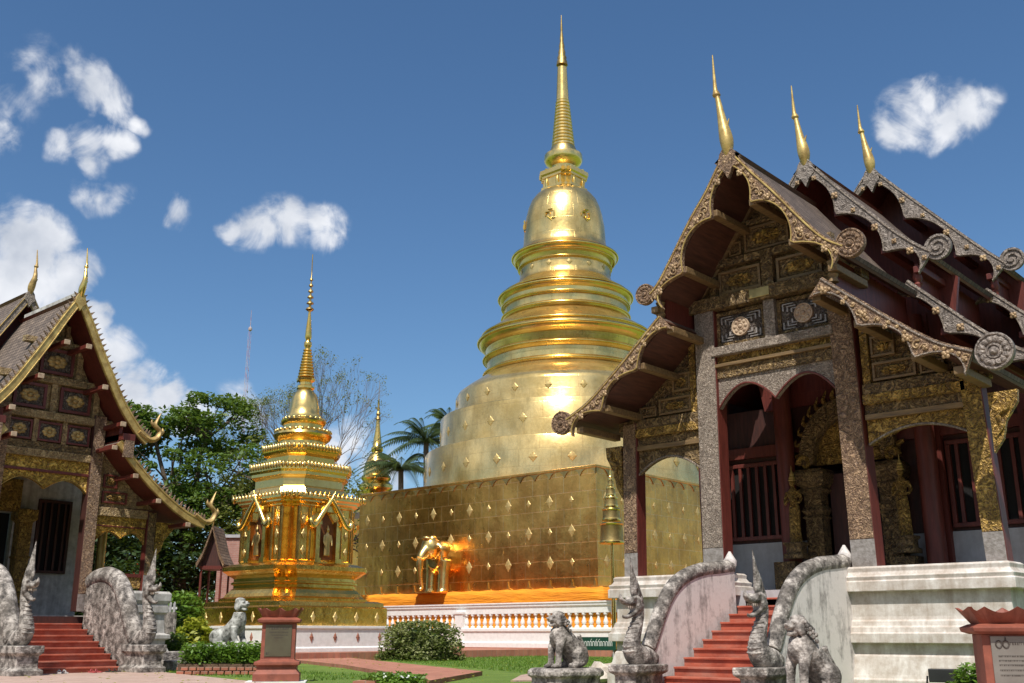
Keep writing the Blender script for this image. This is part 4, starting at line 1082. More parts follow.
# ------------------------------------------------------------------ lions
def lion(label, loc, rot, s, mat, ped=True, crouch=False, pedh=.37):
    o = thing('lion_statue', label, 'lion statue', loc, rot)
    m = MB()
    sc = lambda p: tuple(a * s for a in p)
    def T(pts, rad, n=12, sq=(1, 1)): m.tube([sc(p) for p in pts], [r * s for r in rad], n, 4, sq)
    def B(c, r): m.ball(sc(c), tuple(a * s for a in r), 12, 8)
    if not crouch:
        T([(0, .42, .20), (0, .30, .30), (0, .14, .46), (0, .0, .60), (0, -.06, .74)], [.17, .20, .20, .19, .15])
        B((0, -.08, .56), (.17, .15, .19))
        for k in (-1, 1):
            T([(k * .11, -.04, .58), (k * .13, -.12, .36), (k * .13, -.14, .16), (k * .13, -.15, .05)], [.10, .078, .062, .065])
            B((k * .13, -.19, .04), (.07, .10, .045))
            B((k * .17, .32, .20), (.10, .19, .19))
            T([(k * .18, .34, .10), (k * .19, .16, .05), (k * .19, .06, .04)], [.08, .06, .05])
        HY, HZ = -.10, .88
        T([(0, .5, .12), (0, .56, .3), (0, .46, .48), (0, .40, .60)], [.05, .045, .04, .05], 8)
    else:
        T([(0, .50, .20), (0, .34, .24), (0, .14, .34), (0, -.04, .52), (0, -.06, .74)], [.16, .19, .18, .18, .13])
        for k in (-1, 1):
            B((k * .16, .40, .20), (.10, .20, .18))
            T([(k * .18, .42, .08), (k * .19, .2, .05), (k * .19, .12, .04)], [.07, .055, .05])
            T([(k * .12, -.04, .42), (k * .14, -.06, .22), (k * .14, -.14, .08)], [.09, .07, .06])
            T([(k * .14, .02, .07), (k * .14, -.14, .06), (k * .14, -.24, .05)], [.05, .06, .06])
        HY, HZ = -.10, .90
    B((0, HY + .02, HZ), (.135, .145, .125))
    T([(0, HY - .04, HZ + .0), (0, HY - .17, HZ - .01)], [.095, .065], 10, (1.05, .62))
    T([(0, HY - .02, HZ - .085), (0, HY - .15, HZ - .11)], [.075, .05], 10, (1.05, .55))
    for k in (-1, 1):
        B((k * .06, HY - .10, HZ + .055), (.032, .03, .03)); B((k * .12, HY + .04, HZ + .07), (.03, .05, .06))
        B((k * .11, HY + .02, HZ - .05), (.05, .09, .09))
    B((0, HY + .04, HZ + .11), (.10, .12, .05)); B((0, HY - .19, HZ + .02), (.035, .03, .025))
    m.build('body', mat, o, remesh=.013 * s)
    c = MB()
    for row in range(0 if crouch else 4):
        nn_ = 11 - row
        for k in range(nn_):
            a = math.pi * (1.12 * (k / (nn_ - 1)) - .06)
            rr_ = .165 + .012 * row
            c.ball(sc((rr_ * math.cos(a), HY + .05 + .045 * row, HZ - .02 + rr_ * .85 * math.sin(a) - .05 * row)), (.03 * s, .03 * s, .034 * s), 7, 5)
    for k in (-1, 1):
        for q in range(4): c.ball(sc((k * (.13 + (q - 1.5) * .032), -.255 if not crouch else -.27, .03)), (.019 * s, .03 * s, .022 * s), 6, 4)
    c.build('mane_curls', mat, o, smooth=60)
    if ped:
        MB().rings([(.44 * s * a, .1 * s + .56 * s * b) for a, b in ((-1, -.7), (-.6, -1), (.6, -1), (1, -.7), (1, .7), (.6, 1), (-.6, 1), (-1, .7))], [(.12, -pedh), (.12, -pedh * .8), (.03, -pedh * .7), (.03, -pedh * .45), (.10, -pedh * .35), (.10, -pedh * .15), (.04, 0)]).build('pedestal', mat, o, bevel=.015)
    return o
lion('brown-grey seated stone lion on an eight-sided pedestal, in the middle of the lawn', (-12.65, 15.5, .39), -18, .97, 'old_stone')
lion('seated stone lion beside the darker naga, nearest lion to the large hall base', (-7.30, 14.42, .20), -20, 1.02, 'old_stone', True, False, .22)
lion('pale grey crouching stone lion behind the flower bed, beside the left signboard', (-24.9, 16.75, .66), 108, 1.2, 'pale_stone', True, True, .66)

# ------------------------------------------------------------------ GREAT STUPA
CX, CY = -40.9, 51.0
S = thing('stupa', 'giant golden stupa with ringed tiers and tall needle spire on square gilded base', 'stupa', (CX, CY, .3))
Z0 = -.3
hb = 9.1
cube = MB(); cube.M = Matrix.Translation((0, 0, Z0))
cube.rings(rect(-hb, hb, -hb, hb), [(0, 1.6), (0, 9.05), (.03, 9.1), (.03, 9.2), (-.1, 9.24)])
cube.build('base', 'gold_wall', S)
def scallops():
    m = MB(); m.M = Matrix.Translation((0, 0, Z0))
    n = 18; w = 2 * hb / n
    for a in range(n):
        x0 = -hb + a * w
        for f, (ax_) in ((0, 'y'), (1, 'x')):
            L = [(x0 + w * i / 8, 9.05 - .34 * abs(2 * i / 8 - 1) ** 3) for i in range(9)]
            for i in range(8):
                q = [(L[i][0], 9.06), (L[i + 1][0], 9.06), L[i + 1], L[i]]
                if ax_ == 'y': vs_ = [(p[0], -hb - .04, p[1]) for p in q] + [(p[0], -hb - .003, p[1]) for p in q]
                else: vs_ = [(hb + .003, p[0], p[1]) for p in q] + [(hb + .04, p[0], p[1]) for p in q]
                m.add(vs_, [(0, 1, 2, 3), (7, 6, 5, 4), (0, 4, 5, 1), (2, 6, 7, 3)])
    return m
scallops().build('scalloped_edge', 'gold_old', S)
def diamond(parent, p, nrm, w, h, mat='plate_gold', name='diamond_ornament'):
    """four-petalled plate on a vertical wall; nrm is a horizontal outward vector"""
    n_ = Vector(nrm).normalized(); t_ = Vector((-n_.y, n_.x, 0)); c = Vector(p)
    ring = []
    for k in range(16):
        a = 6.2832 * k / 16
        r = 1 / (abs(math.cos(a)) ** .92 + abs(math.sin(a)) ** .92) ** (1 / .92)
        r *= (1.1 if k % 4 == 2 else (.98 if k % 2 else 1.0))
        ring.append(c + t_ * (r * w * math.cos(a)) + Vector((0, 0, r * h * math.sin(a))))
    m = MB()
    vs_ = [tuple(q + n_ * .004) for q in ring] + [tuple(c + (q - c) * .8 + n_ * .025) for q in ring] + [tuple(c + n_ * .05)]
    fs_ = [(i, (i + 1) % 16, 16 + (i + 1) % 16, 16 + i) for i in range(16)] + [(16 + i, 16 + (i + 1) % 16, 32) for i in range(16)]
    m.add(vs_, fs_)
    return m.build(name, mat, parent)
nd = 0
for row, (z, shift) in enumerate(((7.55, 0), (6.0, .5), (4.45, 0))):
    for k in range(13):
        x = -hb + .75 + k * 1.44
        if x > hb - .3: continue
        big_ = (k + row) % 2 == 0
        s_ = (.25, .36) if big_ else (.15, .21)
        diamond(S, (x, -hb, z + Z0), (0, -1, 0), *s_)
    for k in range(8):
        y = -hb + .75 + k * 1.44
        big_ = (k + row) % 2 == 0
        s_ = (.25, .36) if big_ else (.15, .21)
        diamond(S, (hb, y, z + Z0), (1, 0, 0), *s_)
pet = MB(); pet.M = Matrix.Translation((0, 0, Z0))
for k in range(13):
    x = -hb + .75 + k * 1.44
    for a, b in ((-.32, .0), (0, .42), (.32, 0)): pass
    pet.prism([(x - .38, 3.1), (x - .2, 3.25), (x - .08, 3.28), (x, 3.62), (x + .08, 3.28), (x + .2, 3.25), (x + .38, 3.1)], -hb - .05, -hb - .003)
pet.build('leaf_border', 'gold_pale', S)
def dz(prof): return [(r, z + Z0) for r, z in prof]
MB().lathe(dz([(8.95, 9.15), (8.94, 11.5), (8.88, 11.58), (8.08, 11.62), (8.05, 11.7), (8.03, 13.78), (7.97, 13.86), (7.2, 13.9), (7.14, 14.0), (7.1, 15.2), (6.95, 15.5), (6.5, 15.85), (5.9, 16.25), (5.2, 16.75)]), 96).build('drum', 'gold_drum', S, smooth=40)
def ringprof(r0, z0, r1, z1, base=None): pass
MB().lathe(dz([(5.0, 16.6), (5.22, 16.72), (5.32, 16.85), (5.22, 17.0), (5.08, 17.05), (5.08, 17.62), (5.22, 17.70), (5.34, 17.86), (5.22, 18.02), (5.10, 18.08), (5.2, 18.5), (5.44, 18.62), (5.62, 18.82), (5.66, 19.0), (5.56, 19.18), (5.38, 19.26), (5.44, 19.36), (5.36, 19.48), (5.0, 19.6)]), 96).build('ring_moulding', 'gold_ring', S, smooth=50)
MB().lathe(dz([(5.115, 17.06), (5.115, 17.60)]), 96).build('ring_band', 'gold_dome', S, smooth=50)
MB().lathe(dz([(5.13, 18.10), (5.22, 18.46)]), 96).build('ring_band', 'gold_dome', S, smooth=50)
MB().lathe(dz([(5.3, 19.5), (5.0, 19.75), (4.45, 20.1), (4.08, 20.4), (4.0, 20.5)]), 96).build('shoulder', 'gold_dome', S, smooth=50)
MB().lathe(dz([(3.85, 20.45), (4.1, 20.52), (4.16, 20.66), (4.06, 20.78), (3.96, 20.82), (3.97, 21.25), (4.12, 21.3), (4.16, 21.42), (4.06, 21.5), (4.08, 21.7), (4.28, 21.82), (4.34, 22.0), (4.22, 22.14), (4.08, 22.2), (4.02, 22.32), (3.8, 22.42)]), 96).build('ring_moulding', 'gold_ring', S, smooth=50)
MB().lathe(dz([(4.0, 20.84), (4.0, 21.24)]), 96).build('ring_band', 'gold_dome', S, smooth=50)
MB().lathe(dz([(4.05, 22.3), (3.7, 22.6), (3.25, 22.9), (3.05, 23.15), (2.98, 23.5), (2.97, 24.1)]), 96).build('shoulder', 'gold_dome', S, smooth=50)
MB().lathe(dz([(2.95, 23.95), (3.06, 24.02), (3.06, 24.14), (2.98, 24.2), (3.05, 24.45), (3.28, 24.55), (3.44, 24.74), (3.42, 24.94), (3.25, 25.08), (3.05, 25.15)]), 96).build('ring_moulding', 'gold_ring', S, smooth=50)
MB().lathe(dz([(3.3, 25.05), (2.95, 25.25), (2.80, 25.5), (2.73, 25.9), (2.70, 26.6), (2.67, 27.04), (2.55, 27.8), (2.40, 28.4), (2.2, 28.9), (1.9, 29.3), (1.5, 29.6), (1.2, 29.7)]), 96).build('bell', 'gold_dome', S, smooth=60)
for r, z, q in ((5.34, 16.86, .07), (5.35, 17.86, .07), (5.67, 18.98, .11), (5.46, 19.37, .07), (4.17, 20.66, .07), (4.17, 21.4, .06), (4.35, 22.0, .10), (4.1, 22.28, .05), (3.08, 24.08, .05), (3.46, 24.84, .10), (3.28, 24.5, .05)):
    MB().tube([(r * math.cos(a * .0654498), r * math.sin(a * .0654498), z + Z0) for a in range(97)], [q] * 97, 8, 1).build('gilt_band', 'gold_bright', S, smooth=60)
# redented box above the bell
red = [(-1, -.6), (-.8, -.6), (-.8, -.8), (-.6, -.8), (-.6, -1), (.6, -1), (.6, -.8), (.8, -.8), (.8, -.6), (1, -.6), (1, .6), (.8, .6), (.8, .8), (.6, .8), (.6, 1), (-.6, 1), (-.6, .8), (-.8, .8), (-.8, .6), (-1, .6)]
MB().rings([(a * 1.22, b * 1.22) for a, b in red], dz([(.12, 29.6), (.12, 29.8), (.0, 29.85), (.0, 30.4), (.08, 30.45), (.08, 30.6), (.18, 30.7), (.18, 31.0), (-.1, 31.15)])).build('harmika', 'gold_pale', S)
hm = MB(); hm.M = Matrix.Translation((0, 0, Z0))
for s_ in (-1, 1):
    for a in (-.45, .45):
        hm.tube([(a, s_ * 1.22, 29.5), (a, s_ * 1.26, 30.0), (a, s_ * 1.2, 30.5), (a, s_ * 1.28, 31.1)], [.09, .11, .08, .11], 8, 3)
        hm.tube([(s_ * 1.22, a, 29.5), (s_ * 1.26, a, 30.0), (s_ * 1.2, a, 30.5), (s_ * 1.28, a, 31.1)], [.09, .11, .08, .11], 8, 3)
hm.build('harmika_ribs', 'gold_bright', S, smooth=50)
MB().lathe(dz([(.75, 31.1), (.8, 31.5), (1.2, 31.75), (1.32, 32.0), (1.28, 32.35), (.95, 32.5), (.85, 32.9), (.78, 33.0)]), 48).build('disc', 'gold_pale', S, smooth=40)
pr = [(.76, 32.95)]
for k in range(14):
    z = 33.0 + k * .25; r = .77 - k * .0235
    pr += [(r - .05, z), (r + .02, z + .05), (r + .02, z + .17), (r - .05, z + .22)]
pr += [(.44, 36.5), (.33, 39.1)]
MB().lathe(dz(pr), 40).build('spire', 'gold_pale', S, smooth=40)
MB().lathe(dz([(.30, 39.0), (.14, 39.1), (.16, 39.2), (.40, 39.3), (.36, 39.6), (.30, 39.7), (.33, 39.9), (.24, 40.1), (.26, 40.3), (.18, 40.6), (.2, 40.8), (.12, 41.2), (.14, 41.4), (.07, 42.0), (.09, 42.1), (.02, 43.3)]), 20).build('umbrella_finial', 'gold_old', S, smooth=40)
# star ornaments on the drums and bell
for r, z, n, w in ((8.95, 10.3, 26, .26), (8.04, 12.7, 24, .26), (7.13, 14.75, 22, .22), (2.98, 23.7, 14, .2)):
    for k in range(n):
        a = 6.2832 * k / n + .1
        if math.sin(a) < .35 or math.cos(a) > .5:
            diamond(S, (r * math.cos(a), r * math.sin(a), z + Z0), (math.cos(a), math.sin(a), 0), w, w * 1.2, 'plate_gold', 'star_ornament')
for a in (-2.3, -1.25, -.35):
    n_ = Vector((math.cos(a), math.sin(a), 0)); t_ = Vector((-n_.y, n_.x, 0))
    m = MB(); c = n_ * 2.70 + Vector((0, 0, 27.0 + Z0))
    for q in ((-.3, 0, -.3, .25), (-.3, .25, .0, .25), (0, .25, 0, -.2), (.0, -.2, .3, -.2), (.3, -.2, .3, .3), (-.15, -.05, .15, -.35), (-.1, .42, .2, .42)):
        a0 = c + t_ * q[0] + Vector((0, 0, q[1])); a1 = c + t_ * q[2] + Vector((0, 0, q[3])); m.tube([tuple(a0), tuple(a1)], [.05, .05], 6, 1)
    m.build('emblem', 'gold_bright', S, smooth=50)
# orange cloth round the foot of the stupa, hung over the ledge
cl = MB(); n = 60
hx = hb + 1.0
L = []
for i in range(n + 1): L.append((CX - hx + .0 + (2 * hx) * i / n, CY - hx))
for i in range(n + 1): L.append((CX + hx, CY - hx + 18 * i / n))
m = MB(); vs_ = []
for i, (x, y) in enumerate(L):
    w_ = .05 * math.sin(i * .9) + .04 * math.sin(i * 2.3)
    oy = -1 if i <= n else 0; ox = 0 if i <= n else 1
    for z, b in ((3.12 + .02 * math.sin(i * 1.7), -.95), (3.14 + .02 * math.sin(i * 1.7), .02), (2.9, .12 + w_), (2.65, .13 - w_ * .5), (2.36 + .03 * math.sin(i * 1.1), .15 + w_)):
        vs_.append((x + ox * b, y + oy * b, z))
fs_ = [(i * 5 + j, i * 5 + j + 1, (i + 1) * 5 + j + 1, (i + 1) * 5 + j) for i in range(len(L) - 1) for j in range(4)]
m.add(vs_, fs_)
tag(m.build('orange_cloth', 'cloth_orange', smooth=80), 'long orange cloth draped along the foot of the great stupa above white balustrade', 'cloth')
ledge = MB(); ledge.rings(rect(CX - hx, CX + hx, CY - hx, CY + hx), [(-.05, .33), (-.05, 3.08)])
led = ledge.build('ledge', 'cloth_orange', None); led.parent = S; led.matrix_parent_inverse = Matrix.Translation((-CX, -CY, -.3))

# balustrade before the stupa
BY = 39.6
Bq = thing('balustrade', 'white balustrade with turned balusters in front of the great stupa, orange cloth behind', 'balustrade', (-36, BY, .3))
X0, X1 = -14.5, 7.5
MB().rings(rect(X0, X1, -.25, .25), [(.10, 0), (.10, .25), (0, .3), (0, .75), (.06, .8), (.06, .92), (0, .95)]).build('base', 'white_paint', Bq, bevel=.01)
MB().rings(rect(X0, X1, -.2, .2), [(-.1, 1.62), (-.1, 1.9), (-.04, 1.96), (-.04, 2.06), (.0, 2.08), (.0, 2.14)]).build('rail', 'white_paint', Bq, bevel=.01)
balp = [(.12, .95), (.12, 1.02), (.06, 1.06), (.11, 1.14), (.125, 1.22), (.075, 1.34), (.05, 1.44), (.05, 1.5), (.11, 1.55), (.11, 1.62)]
b0 = None
nb = 0
x = X0 + .5
while x < X1 - .2 and nb < 52:
    if b0 is None:
        b0 = MB().lathe(balp, 10).build('baluster', 'white_paint', Bq, smooth=40); b0.location.x = x
    else:
        c = b0.copy(); COL.objects.link(c); c.location.x = x
    nb += 1
    x += .42
    if abs(x + 2.8) < .32: x += .6
for px_ in (-2.8,):
    MB().rings(rect(px_ - .28, px_ + .28, -.3, .3), [(.05, 0), (.05, .3), (.0, .34), (0, 1.6), (.05, 1.65), (.05, 1.75)]).build('pier', 'white_paint', Bq, bevel=.01)
MB().box(X0, X1, .03, .05, .9, 1.7).build('cloth_behind', 'cloth_orange', Bq)

# golden elephant emerging from the base
E_ = thing('elephant_statue', 'golden elephant forequarters with tusks and hanging trunk against the gilded stupa wall', 'elephant statue', (-42.35, CY - hb, 3.12), 0)
m = MB()
m.tube([(0, .4, 1.75), (0, -.4, 1.8), (0, -.9, 1.85)], [.80, .82, .62], 16, 4, (.85, 1.05))
m.ball((0, -1.15, 2.25), (.50, .48, .58), 14, 9)
for s_ in (-1, 1):
    m.ball((s_ * .2, -1.2, 2.66), (.22, .24, .2), 10, 7)
    m.tube([(s_ * .42, -.55, 1.6), (s_ * .42, -.62, .9), (s_ * .42, -.65, .1)], [.36, .27, .27], 12, 3)
    m.ball((s_ * .42, -.70, .08), (.3, .32, .1), 12, 6)
    m.tube([(s_ * .46, -.95, 2.5), (s_ * .72, -.85, 2.2), (s_ * .70, -.85, 1.75)], [.22, .34, .12], 10, 4, (.3, 1))
m.tube([(0, -1.45, 2.15), (0, -1.78, 1.75), (0, -1.85, 1.2), (0, -1.78, .6), (0, -1.7, .25), (0, -1.85, .1)], [.27, .21, .16, .12, .10, .08], 12, 5)
m.build('body', 'gold_pale', E_, remesh=.05); E_.scale = (1.12, 1.1, 1.08)
for s_ in (-1, 1):
    MB().tube([(s_ * .2, -1.45, 1.85), (s_ * .26, -1.85, 1.62), (s_ * .2, -2.25, 1.72)], [.09, .07, .02], 8, 4).build('tusk', 'gold_pale', E_, smooth=60)
MB().tube([(-.45, -1.05, 2.55), (0, -1.58, 2.72), (.45, -1.05, 2.55)], [.05, .09, .05], 8, 4).build('headdress', 'gold_pale', E_, smooth=60)
MB().box(-1.0, 1.0, -2.0, .0, -.05, .0).build('footing', 'gold_wall', E_)

# tiered ceremonial umbrella by the corner
U = thing('ceremonial_umbrella', 'golden five-tiered ceremonial umbrella on a pole near the great stupa corner', 'umbrella', (-28.25, 38.3, .34))
MB().lathe([(.3, 0), (.3, .1), (.12, .15), (.09, 2.0), (.07, 2.2)], 12).build('pole', 'gold_bright', U, smooth=40)
MB().lathe([(.07, 2.2), (.12, 2.25), (.07, 2.3), (.065, 4.55)], 12).build('pole', 'gold_bright', U, smooth=40)
for k, (z, r, h) in enumerate(((4.55, .52, .85), (5.55, .40, .50), (6.15, .30, .42), (6.65, .21, .36), (7.1, .13, .3))):
    c = MB().lathe([(r * 1.02, z), (r, z + .04), (r * .94, z + h - .05), (r * .98, z + h), (r * .5, z + h + .06), (.04, z + h + .1)], 20).build('tier', 'gold_old', U, smooth=40)
    MB().lathe([(r * 1.04, z - .04), (r * 1.08, z + .02), (r * 1.04, z + .08)], 20).build('rim', 'gold_bright', c, smooth=40)
    MB().lathe([(r * .99, z + h - .08), (r * 1.04, z + h - .02), (r * .96, z + h + .03)], 20).build('rim', 'gold_bright', c, smooth=40)
MB().lathe([(.05, 7.4), (.09, 7.5), (.04, 7.6), (.06, 7.68), (.015, 7.85), (.005, 8.3)], 10).build('finial', 'gold_bright', U, smooth=40)

# ------------------------------------------------------------------ SMALL STUPA (shrine with niches)
sx_, sy_ = -36.78, 27.46
W = thing('stupa', 'small golden stupa with figure niches and petalled tiers, left of the great stupa', 'stupa', (sx_, sy_, .3))
zz = -.3
def rg(name, mat, half, prof, parent=W, chamf=0, **k):
    if chamf: out = [(-half + chamf, -half), (half - chamf, -half), (half, -half + chamf), (half, half - chamf), (half - chamf, half), (-half + chamf, half), (-half, half - chamf), (-half, -half + chamf)]
    else: out = rect(-half, half, -half, half)
    return MB().rings(out, [(o, z + zz) for o, z in prof]).build(name, mat, parent, **k)
ww_ = rg('base_wall', 'white_paint', 3.3, [(.05, .3), (.05, .45), (0, .5), (0, 1.15), (.05, 1.18), (.05, 1.28)], bevel=.01)
for k in range(6):
    v_ = -2.7 + k * 1.15
    diamond(W, (v_, -3.3, .85 + zz), (0, -1, 0), .10, .20, 'brick_side', 'diamond_tile'); diamond(W, (3.3, v_, .85 + zz), (1, 0, 0), .10, .20, 'brick_side', 'diamond_tile')
rg('plinth', 'gold_rich', 2.75, [(0, 1.28), (0, 1.98), (-.1, 2.05), (-.12, 2.2), (-.3, 2.26)])
for k in range(5):
    v_ = -2.2 + k * 1.1
    diamond(W, (v_, -2.75, 1.62 + zz), (0, -1, 0), .12, .22); diamond(W, (2.75, v_, 1.62 + zz), (1, 0, 0), .12, .22)
def redent(h, a=.72, b=.86):
    q = [(-1, -a), (-b, -a), (-b, -b), (-a, -b), (-a, -1)]
    full = []
    q1 = [(-h, -h * a), (-h * b, -h * a), (-h * b, -h * b), (-h * a, -h * b), (-h * a, -h)]
    for p in q1: full.append(p)
    q2 = [(h * a, -h), (h * a, -h * b), (h * b, -h * b), (h * b, -h * a), (h, -h * a)]
    full += q2
    full += [(h, h * a), (h * b, h * a), (h * b, h * b), (h * a, h * b), (h * a, h)]
    full += [(-h * a, h), (-h * a, h * b), (-h * b, h * b), (-h * b, h * a), (-h, h * a)]
    return full
def rr(name, mat, half, prof, **k): return MB().rings(redent(half), [(o, z + zz) for o, z in prof]).build(name, mat, W, **k)
rr('base_moulding', 'gold_rich', 2.3, [(.15, 2.2), (.15, 2.35), (.02, 2.42), (-.05, 2.55)])
rr('base_moulding', 'gold_bright', 2.25, [(-.02, 2.55), (-.12, 2.7), (-.2, 2.78), (-.2, 2.9), (-.12, 2.94), (-.12, 3.0), (-.2, 3.04), (-.2, 3.16), (-.02, 3.3), (.05, 3.38)])
rr('base_moulding', 'gold_rich', 2.3, [(.02, 3.38), (.10, 3.46), (.10, 3.62), (-.15, 3.74), (-.3, 3.76)])
rr('shrine_body', 'gold_rich', 1.85, [(.04, 3.74), (.04, 3.84), (0, 3.88), (0, 6.0), (.05, 6.05), (.05, 6.15)])
# pillars and niches on the two visible sides and their opposites
for f, rz in enumerate((0, 90, 180, 270)):
    Mx = Matrix.Rotation(R(rz), 4, 'Z')
    def fm(): q = MB(); q.M = Mx; return q
    y = -1.86
    nm = fm().prism([(-.42, 3.9 + zz), (.42, 3.9 + zz), (.42, 5.3 + zz), (.0, 5.85 + zz), (-.42, 5.3 + zz)], y - .012, y - .002).build('niche', 'niche_dark', W)
    for s_ in (-1, 1):
        q = fm()
        q.box(min(s_ * .42, s_ * .62), max(s_ * .42, s_ * .62), y - .22, y, 3.8 + zz, 5.4 + zz)
        q.box(min(s_ * .38, s_ * .68), max(s_ * .38, s_ * .68), y - .28, y, 3.78 + zz, 3.95 + zz)
        q.box(min(s_ * .38, s_ * .68), max(s_ * .38, s_ * .68), y - .28, y, 5.3 + zz, 5.45 + zz)
        q.tube([(s_ * 1.34, y + .02, 3.85 + zz), (s_ * 1.34, y + .02, 6.0 + zz)], [.09, .09], 8, 1)
        q.tube([(s_ * .80, y - .02, 3.85 + zz), (s_ * .80, y - .02, 6.0 + zz)], [.07, .07], 8, 1)
        q.build('niche_pillar', 'gold_bright', W, smooth=40)
    q = fm()
    # crossed serpent gable over the niche
    for s_ in (-1, 1):
        q.tube([(s_ * .0, y - .36, 6.35 + zz), (s_ * .38, y - .36, 5.85 + zz), (s_ * .74, y - .36, 5.35 + zz), (s_ * .95, y - .38, 5.22 + zz), (s_ * 1.05, y - .38, 5.42 + zz), (s_ * .92, y - .38, 5.62 + zz)], [.07, .11, .12, .13, .10, .03], 8, 5)
        q.tube([(s_ * .0, y - .32, 6.3 + zz), (-s_ * .22, y - .32, 6.72 + zz)], [.05, .01], 7, 2)
        for k in range(4): q.tube([(s_ * (.15 + .16 * k), y - .36, 6.18 + zz - .22 * k), (s_ * (.24 + .16 * k), y - .36, 6.34 + zz - .22 * k)], [.05, .008], 6, 1)
    q.box(-.5, .5, y - .3, y - .02, 5.82 + zz, 6.05 + zz)
    q.build('niche_gable', 'gold_bright', W, smooth=60)
    if f in (0, 1):
        q = fm()
        q.tube([(0, y - .16, 4.05 + zz), (0, y - .16, 4.5 + zz), (0, y - .16, 4.85 + zz), (0, y - .16, 5.0 + zz)], [.16, .15, .15, .06], 10, 4, (1, .6))
        q.ball((0, y - .17, 5.1 + zz), (.08, .08, .11), 10, 7); q.tube([(0, y - .17, 5.18 + zz), (0, y - .17, 5.32 + zz)], [.05, .01], 8, 1)
        for s_ in (-1, 1): q.tube([(s_ * .15, y - .16, 4.9 + zz), (s_ * .21, y - .2, 4.65 + zz), (s_ * .17, y - .26, 4.45 + zz)], [.05, .045, .03], 8, 3)
        q.build('niche_figure', 'gold_old', W, remesh=.02)
        for u, z in ((-1.1, 5.5), (-1.1, 4.25), (1.1, 5.5), (1.1, 4.25), (1.1, 4.9), (-1.1, 4.9)):
            p = Mx @ Vector((u, y, z + zz)); nn = Mx @ Vector((0, -1, 0))
            diamond(W, tuple(p), tuple(nn), .12, .2)
def petals(name, half, z, n, h, mat='gold_pale', roundr=None):
    m = MB()
    if roundr:
        for k in range(n):
            a = 6.2832 * k / n; c = (roundr * math.cos(a), roundr * math.sin(a))
            m.ball((c[0], c[1], z + zz), (.1, .1, h), 7, 5)
    else:
        for rz in (0, 90, 180, 270):
            m.M = Matrix.Rotation(R(rz), 4, 'Z')
            for k in range(n):
                u = -half + 2 * half * (k + .5) / n
                m.ball((u, -half, z + zz), (half / n * .8, .08, h), 7, 5)
                m.tube([(u, -half - .03, z + h * .6 + zz), (u, -half - .08, z + h * 1.5 + zz)], [.05, .008], 5, 1)
    return m.build(name, mat, W, smooth=60)
def petals_oct(h, c, z, ph):
    m = MB()
    P = [(-h + c, -h), (h - c, -h), (h, -h + c), (h, h - c), (h - c, h), (-h + c, h), (-h, h - c), (-h, -h + c)]
    for i in range(8):
        a = Vector(P[i]); b = Vector(P[(i + 1) % 8]); n_ = max(3, int((b - a).length / .17))
        d = (b - a).normalized(); o_ = Vector((d.y, -d.x))
        for k in range(n_):
            q = a.lerp(b, (k + .5) / n_)
            m.ball((q.x, q.y, z + zz), (.085, .085, ph), 7, 5)
            m.tube([(q.x + o_.x * .03, q.y + o_.y * .03, z + ph * .5 + zz), (q.x + o_.x * .07, q.y + o_.y * .07, z + ph * 1.25 + zz)], [.04, .008], 5, 1)
    return m.build('petal_row', 'gold_pale', W, smooth=60)
rr('eave', 'gold_bright', 1.9, [(.0, 6.1), (.12, 6.2), (.12, 6.26), (.2, 6.34), (.2, 6.42), (0, 6.5), (-.5, 6.65)])
petals('petal_row', 2.02, 6.46, 17, .15)
rg('roof_tier', 'gold_pale', 1.75, chamf=.7, prof=[(.1, 6.6), (.0, 6.8), (-.15, 6.9), (-.15, 7.2), (-.02, 7.3)])
rg('roof_tier', 'gold_bright', 1.75, chamf=.7, prof=[(-.05, 7.28), (.02, 7.34), (.02, 7.46), (.1, 7.56), (.1, 7.66), (-.1, 7.74), (-.45, 7.86)])
petals_oct(1.82, .73, 7.74, .17)
rg('roof_tier', 'gold_bright', 1.35, chamf=.54, prof=[(-.05, 7.8), (-.1, 7.9), (-.1, 8.2), (.02, 8.3), (.08, 8.42), (.1, 8.52), (-.1, 8.6), (-.3, 8.7)])
petals_oct(1.42, .57, 8.6, .15)
MB().lathe([(r, z + zz) for r, z in [(1.1, 8.6), (1.0, 8.75), (1.0, 8.95), (1.18, 9.1), (1.26, 9.25), (1.2, 9.38), (1.0, 9.45), (.86, 9.55), (.86, 9.7), (.95, 9.78), (.98, 9.9), (.9, 10.0), (.7, 10.08)]], 40).build('ring_moulding', 'gold_bright', W, smooth=40)
petals('petal_row', 1, 9.42, 28, .09, 'gold_pale', 1.16)
petals('petal_row', 1, 9.98, 22, .06, 'gold_pale', .86)
MB().lathe([(r, z + zz) for r, z in [(.74, 10.05), (.75, 10.14), (.68, 10.24), (.65, 10.5), (.60, 10.8), (.50, 11.1), (.36, 11.3), (.3, 11.35)]], 40).build('bell', 'gold_pale', W, smooth=50)
MB().lathe([(r, z + zz) for r, z in [(.30, 11.3), (.40, 11.38), (.40, 11.48), (.28, 11.54), (.28, 11.66), (.40, 11.74), (.42, 11.84), (.28, 11.9)]], 8).build('harmika', 'gold_bright', W)
pr = []
for k in range(10):
    z = 11.88 + k * .135; r = .34 - k * .02; pr += [(r - .03, z), (r + .03, z + .04), (r + .02, z + .09), (r - .04, z + .12)]
pr += [(.12, 13.25), (.17, 13.35), (.17, 13.5), (.10, 13.6), (.15, 13.75), (.13, 14.1), (.05, 14.95), (.14, 15.0)]
MB().lathe([(r, z + zz) for r, z in pr], 24).build('spire', 'gold_bright', W, smooth=40)
pr = [(.04, 14.95)]
for k in range(6):
    z = 15.0 + k * .28; r = .19 - k * .022; pr += [(r * .35, z), (r, z + .05), (r * .8, z + .12), (r * .3, z + .17)]
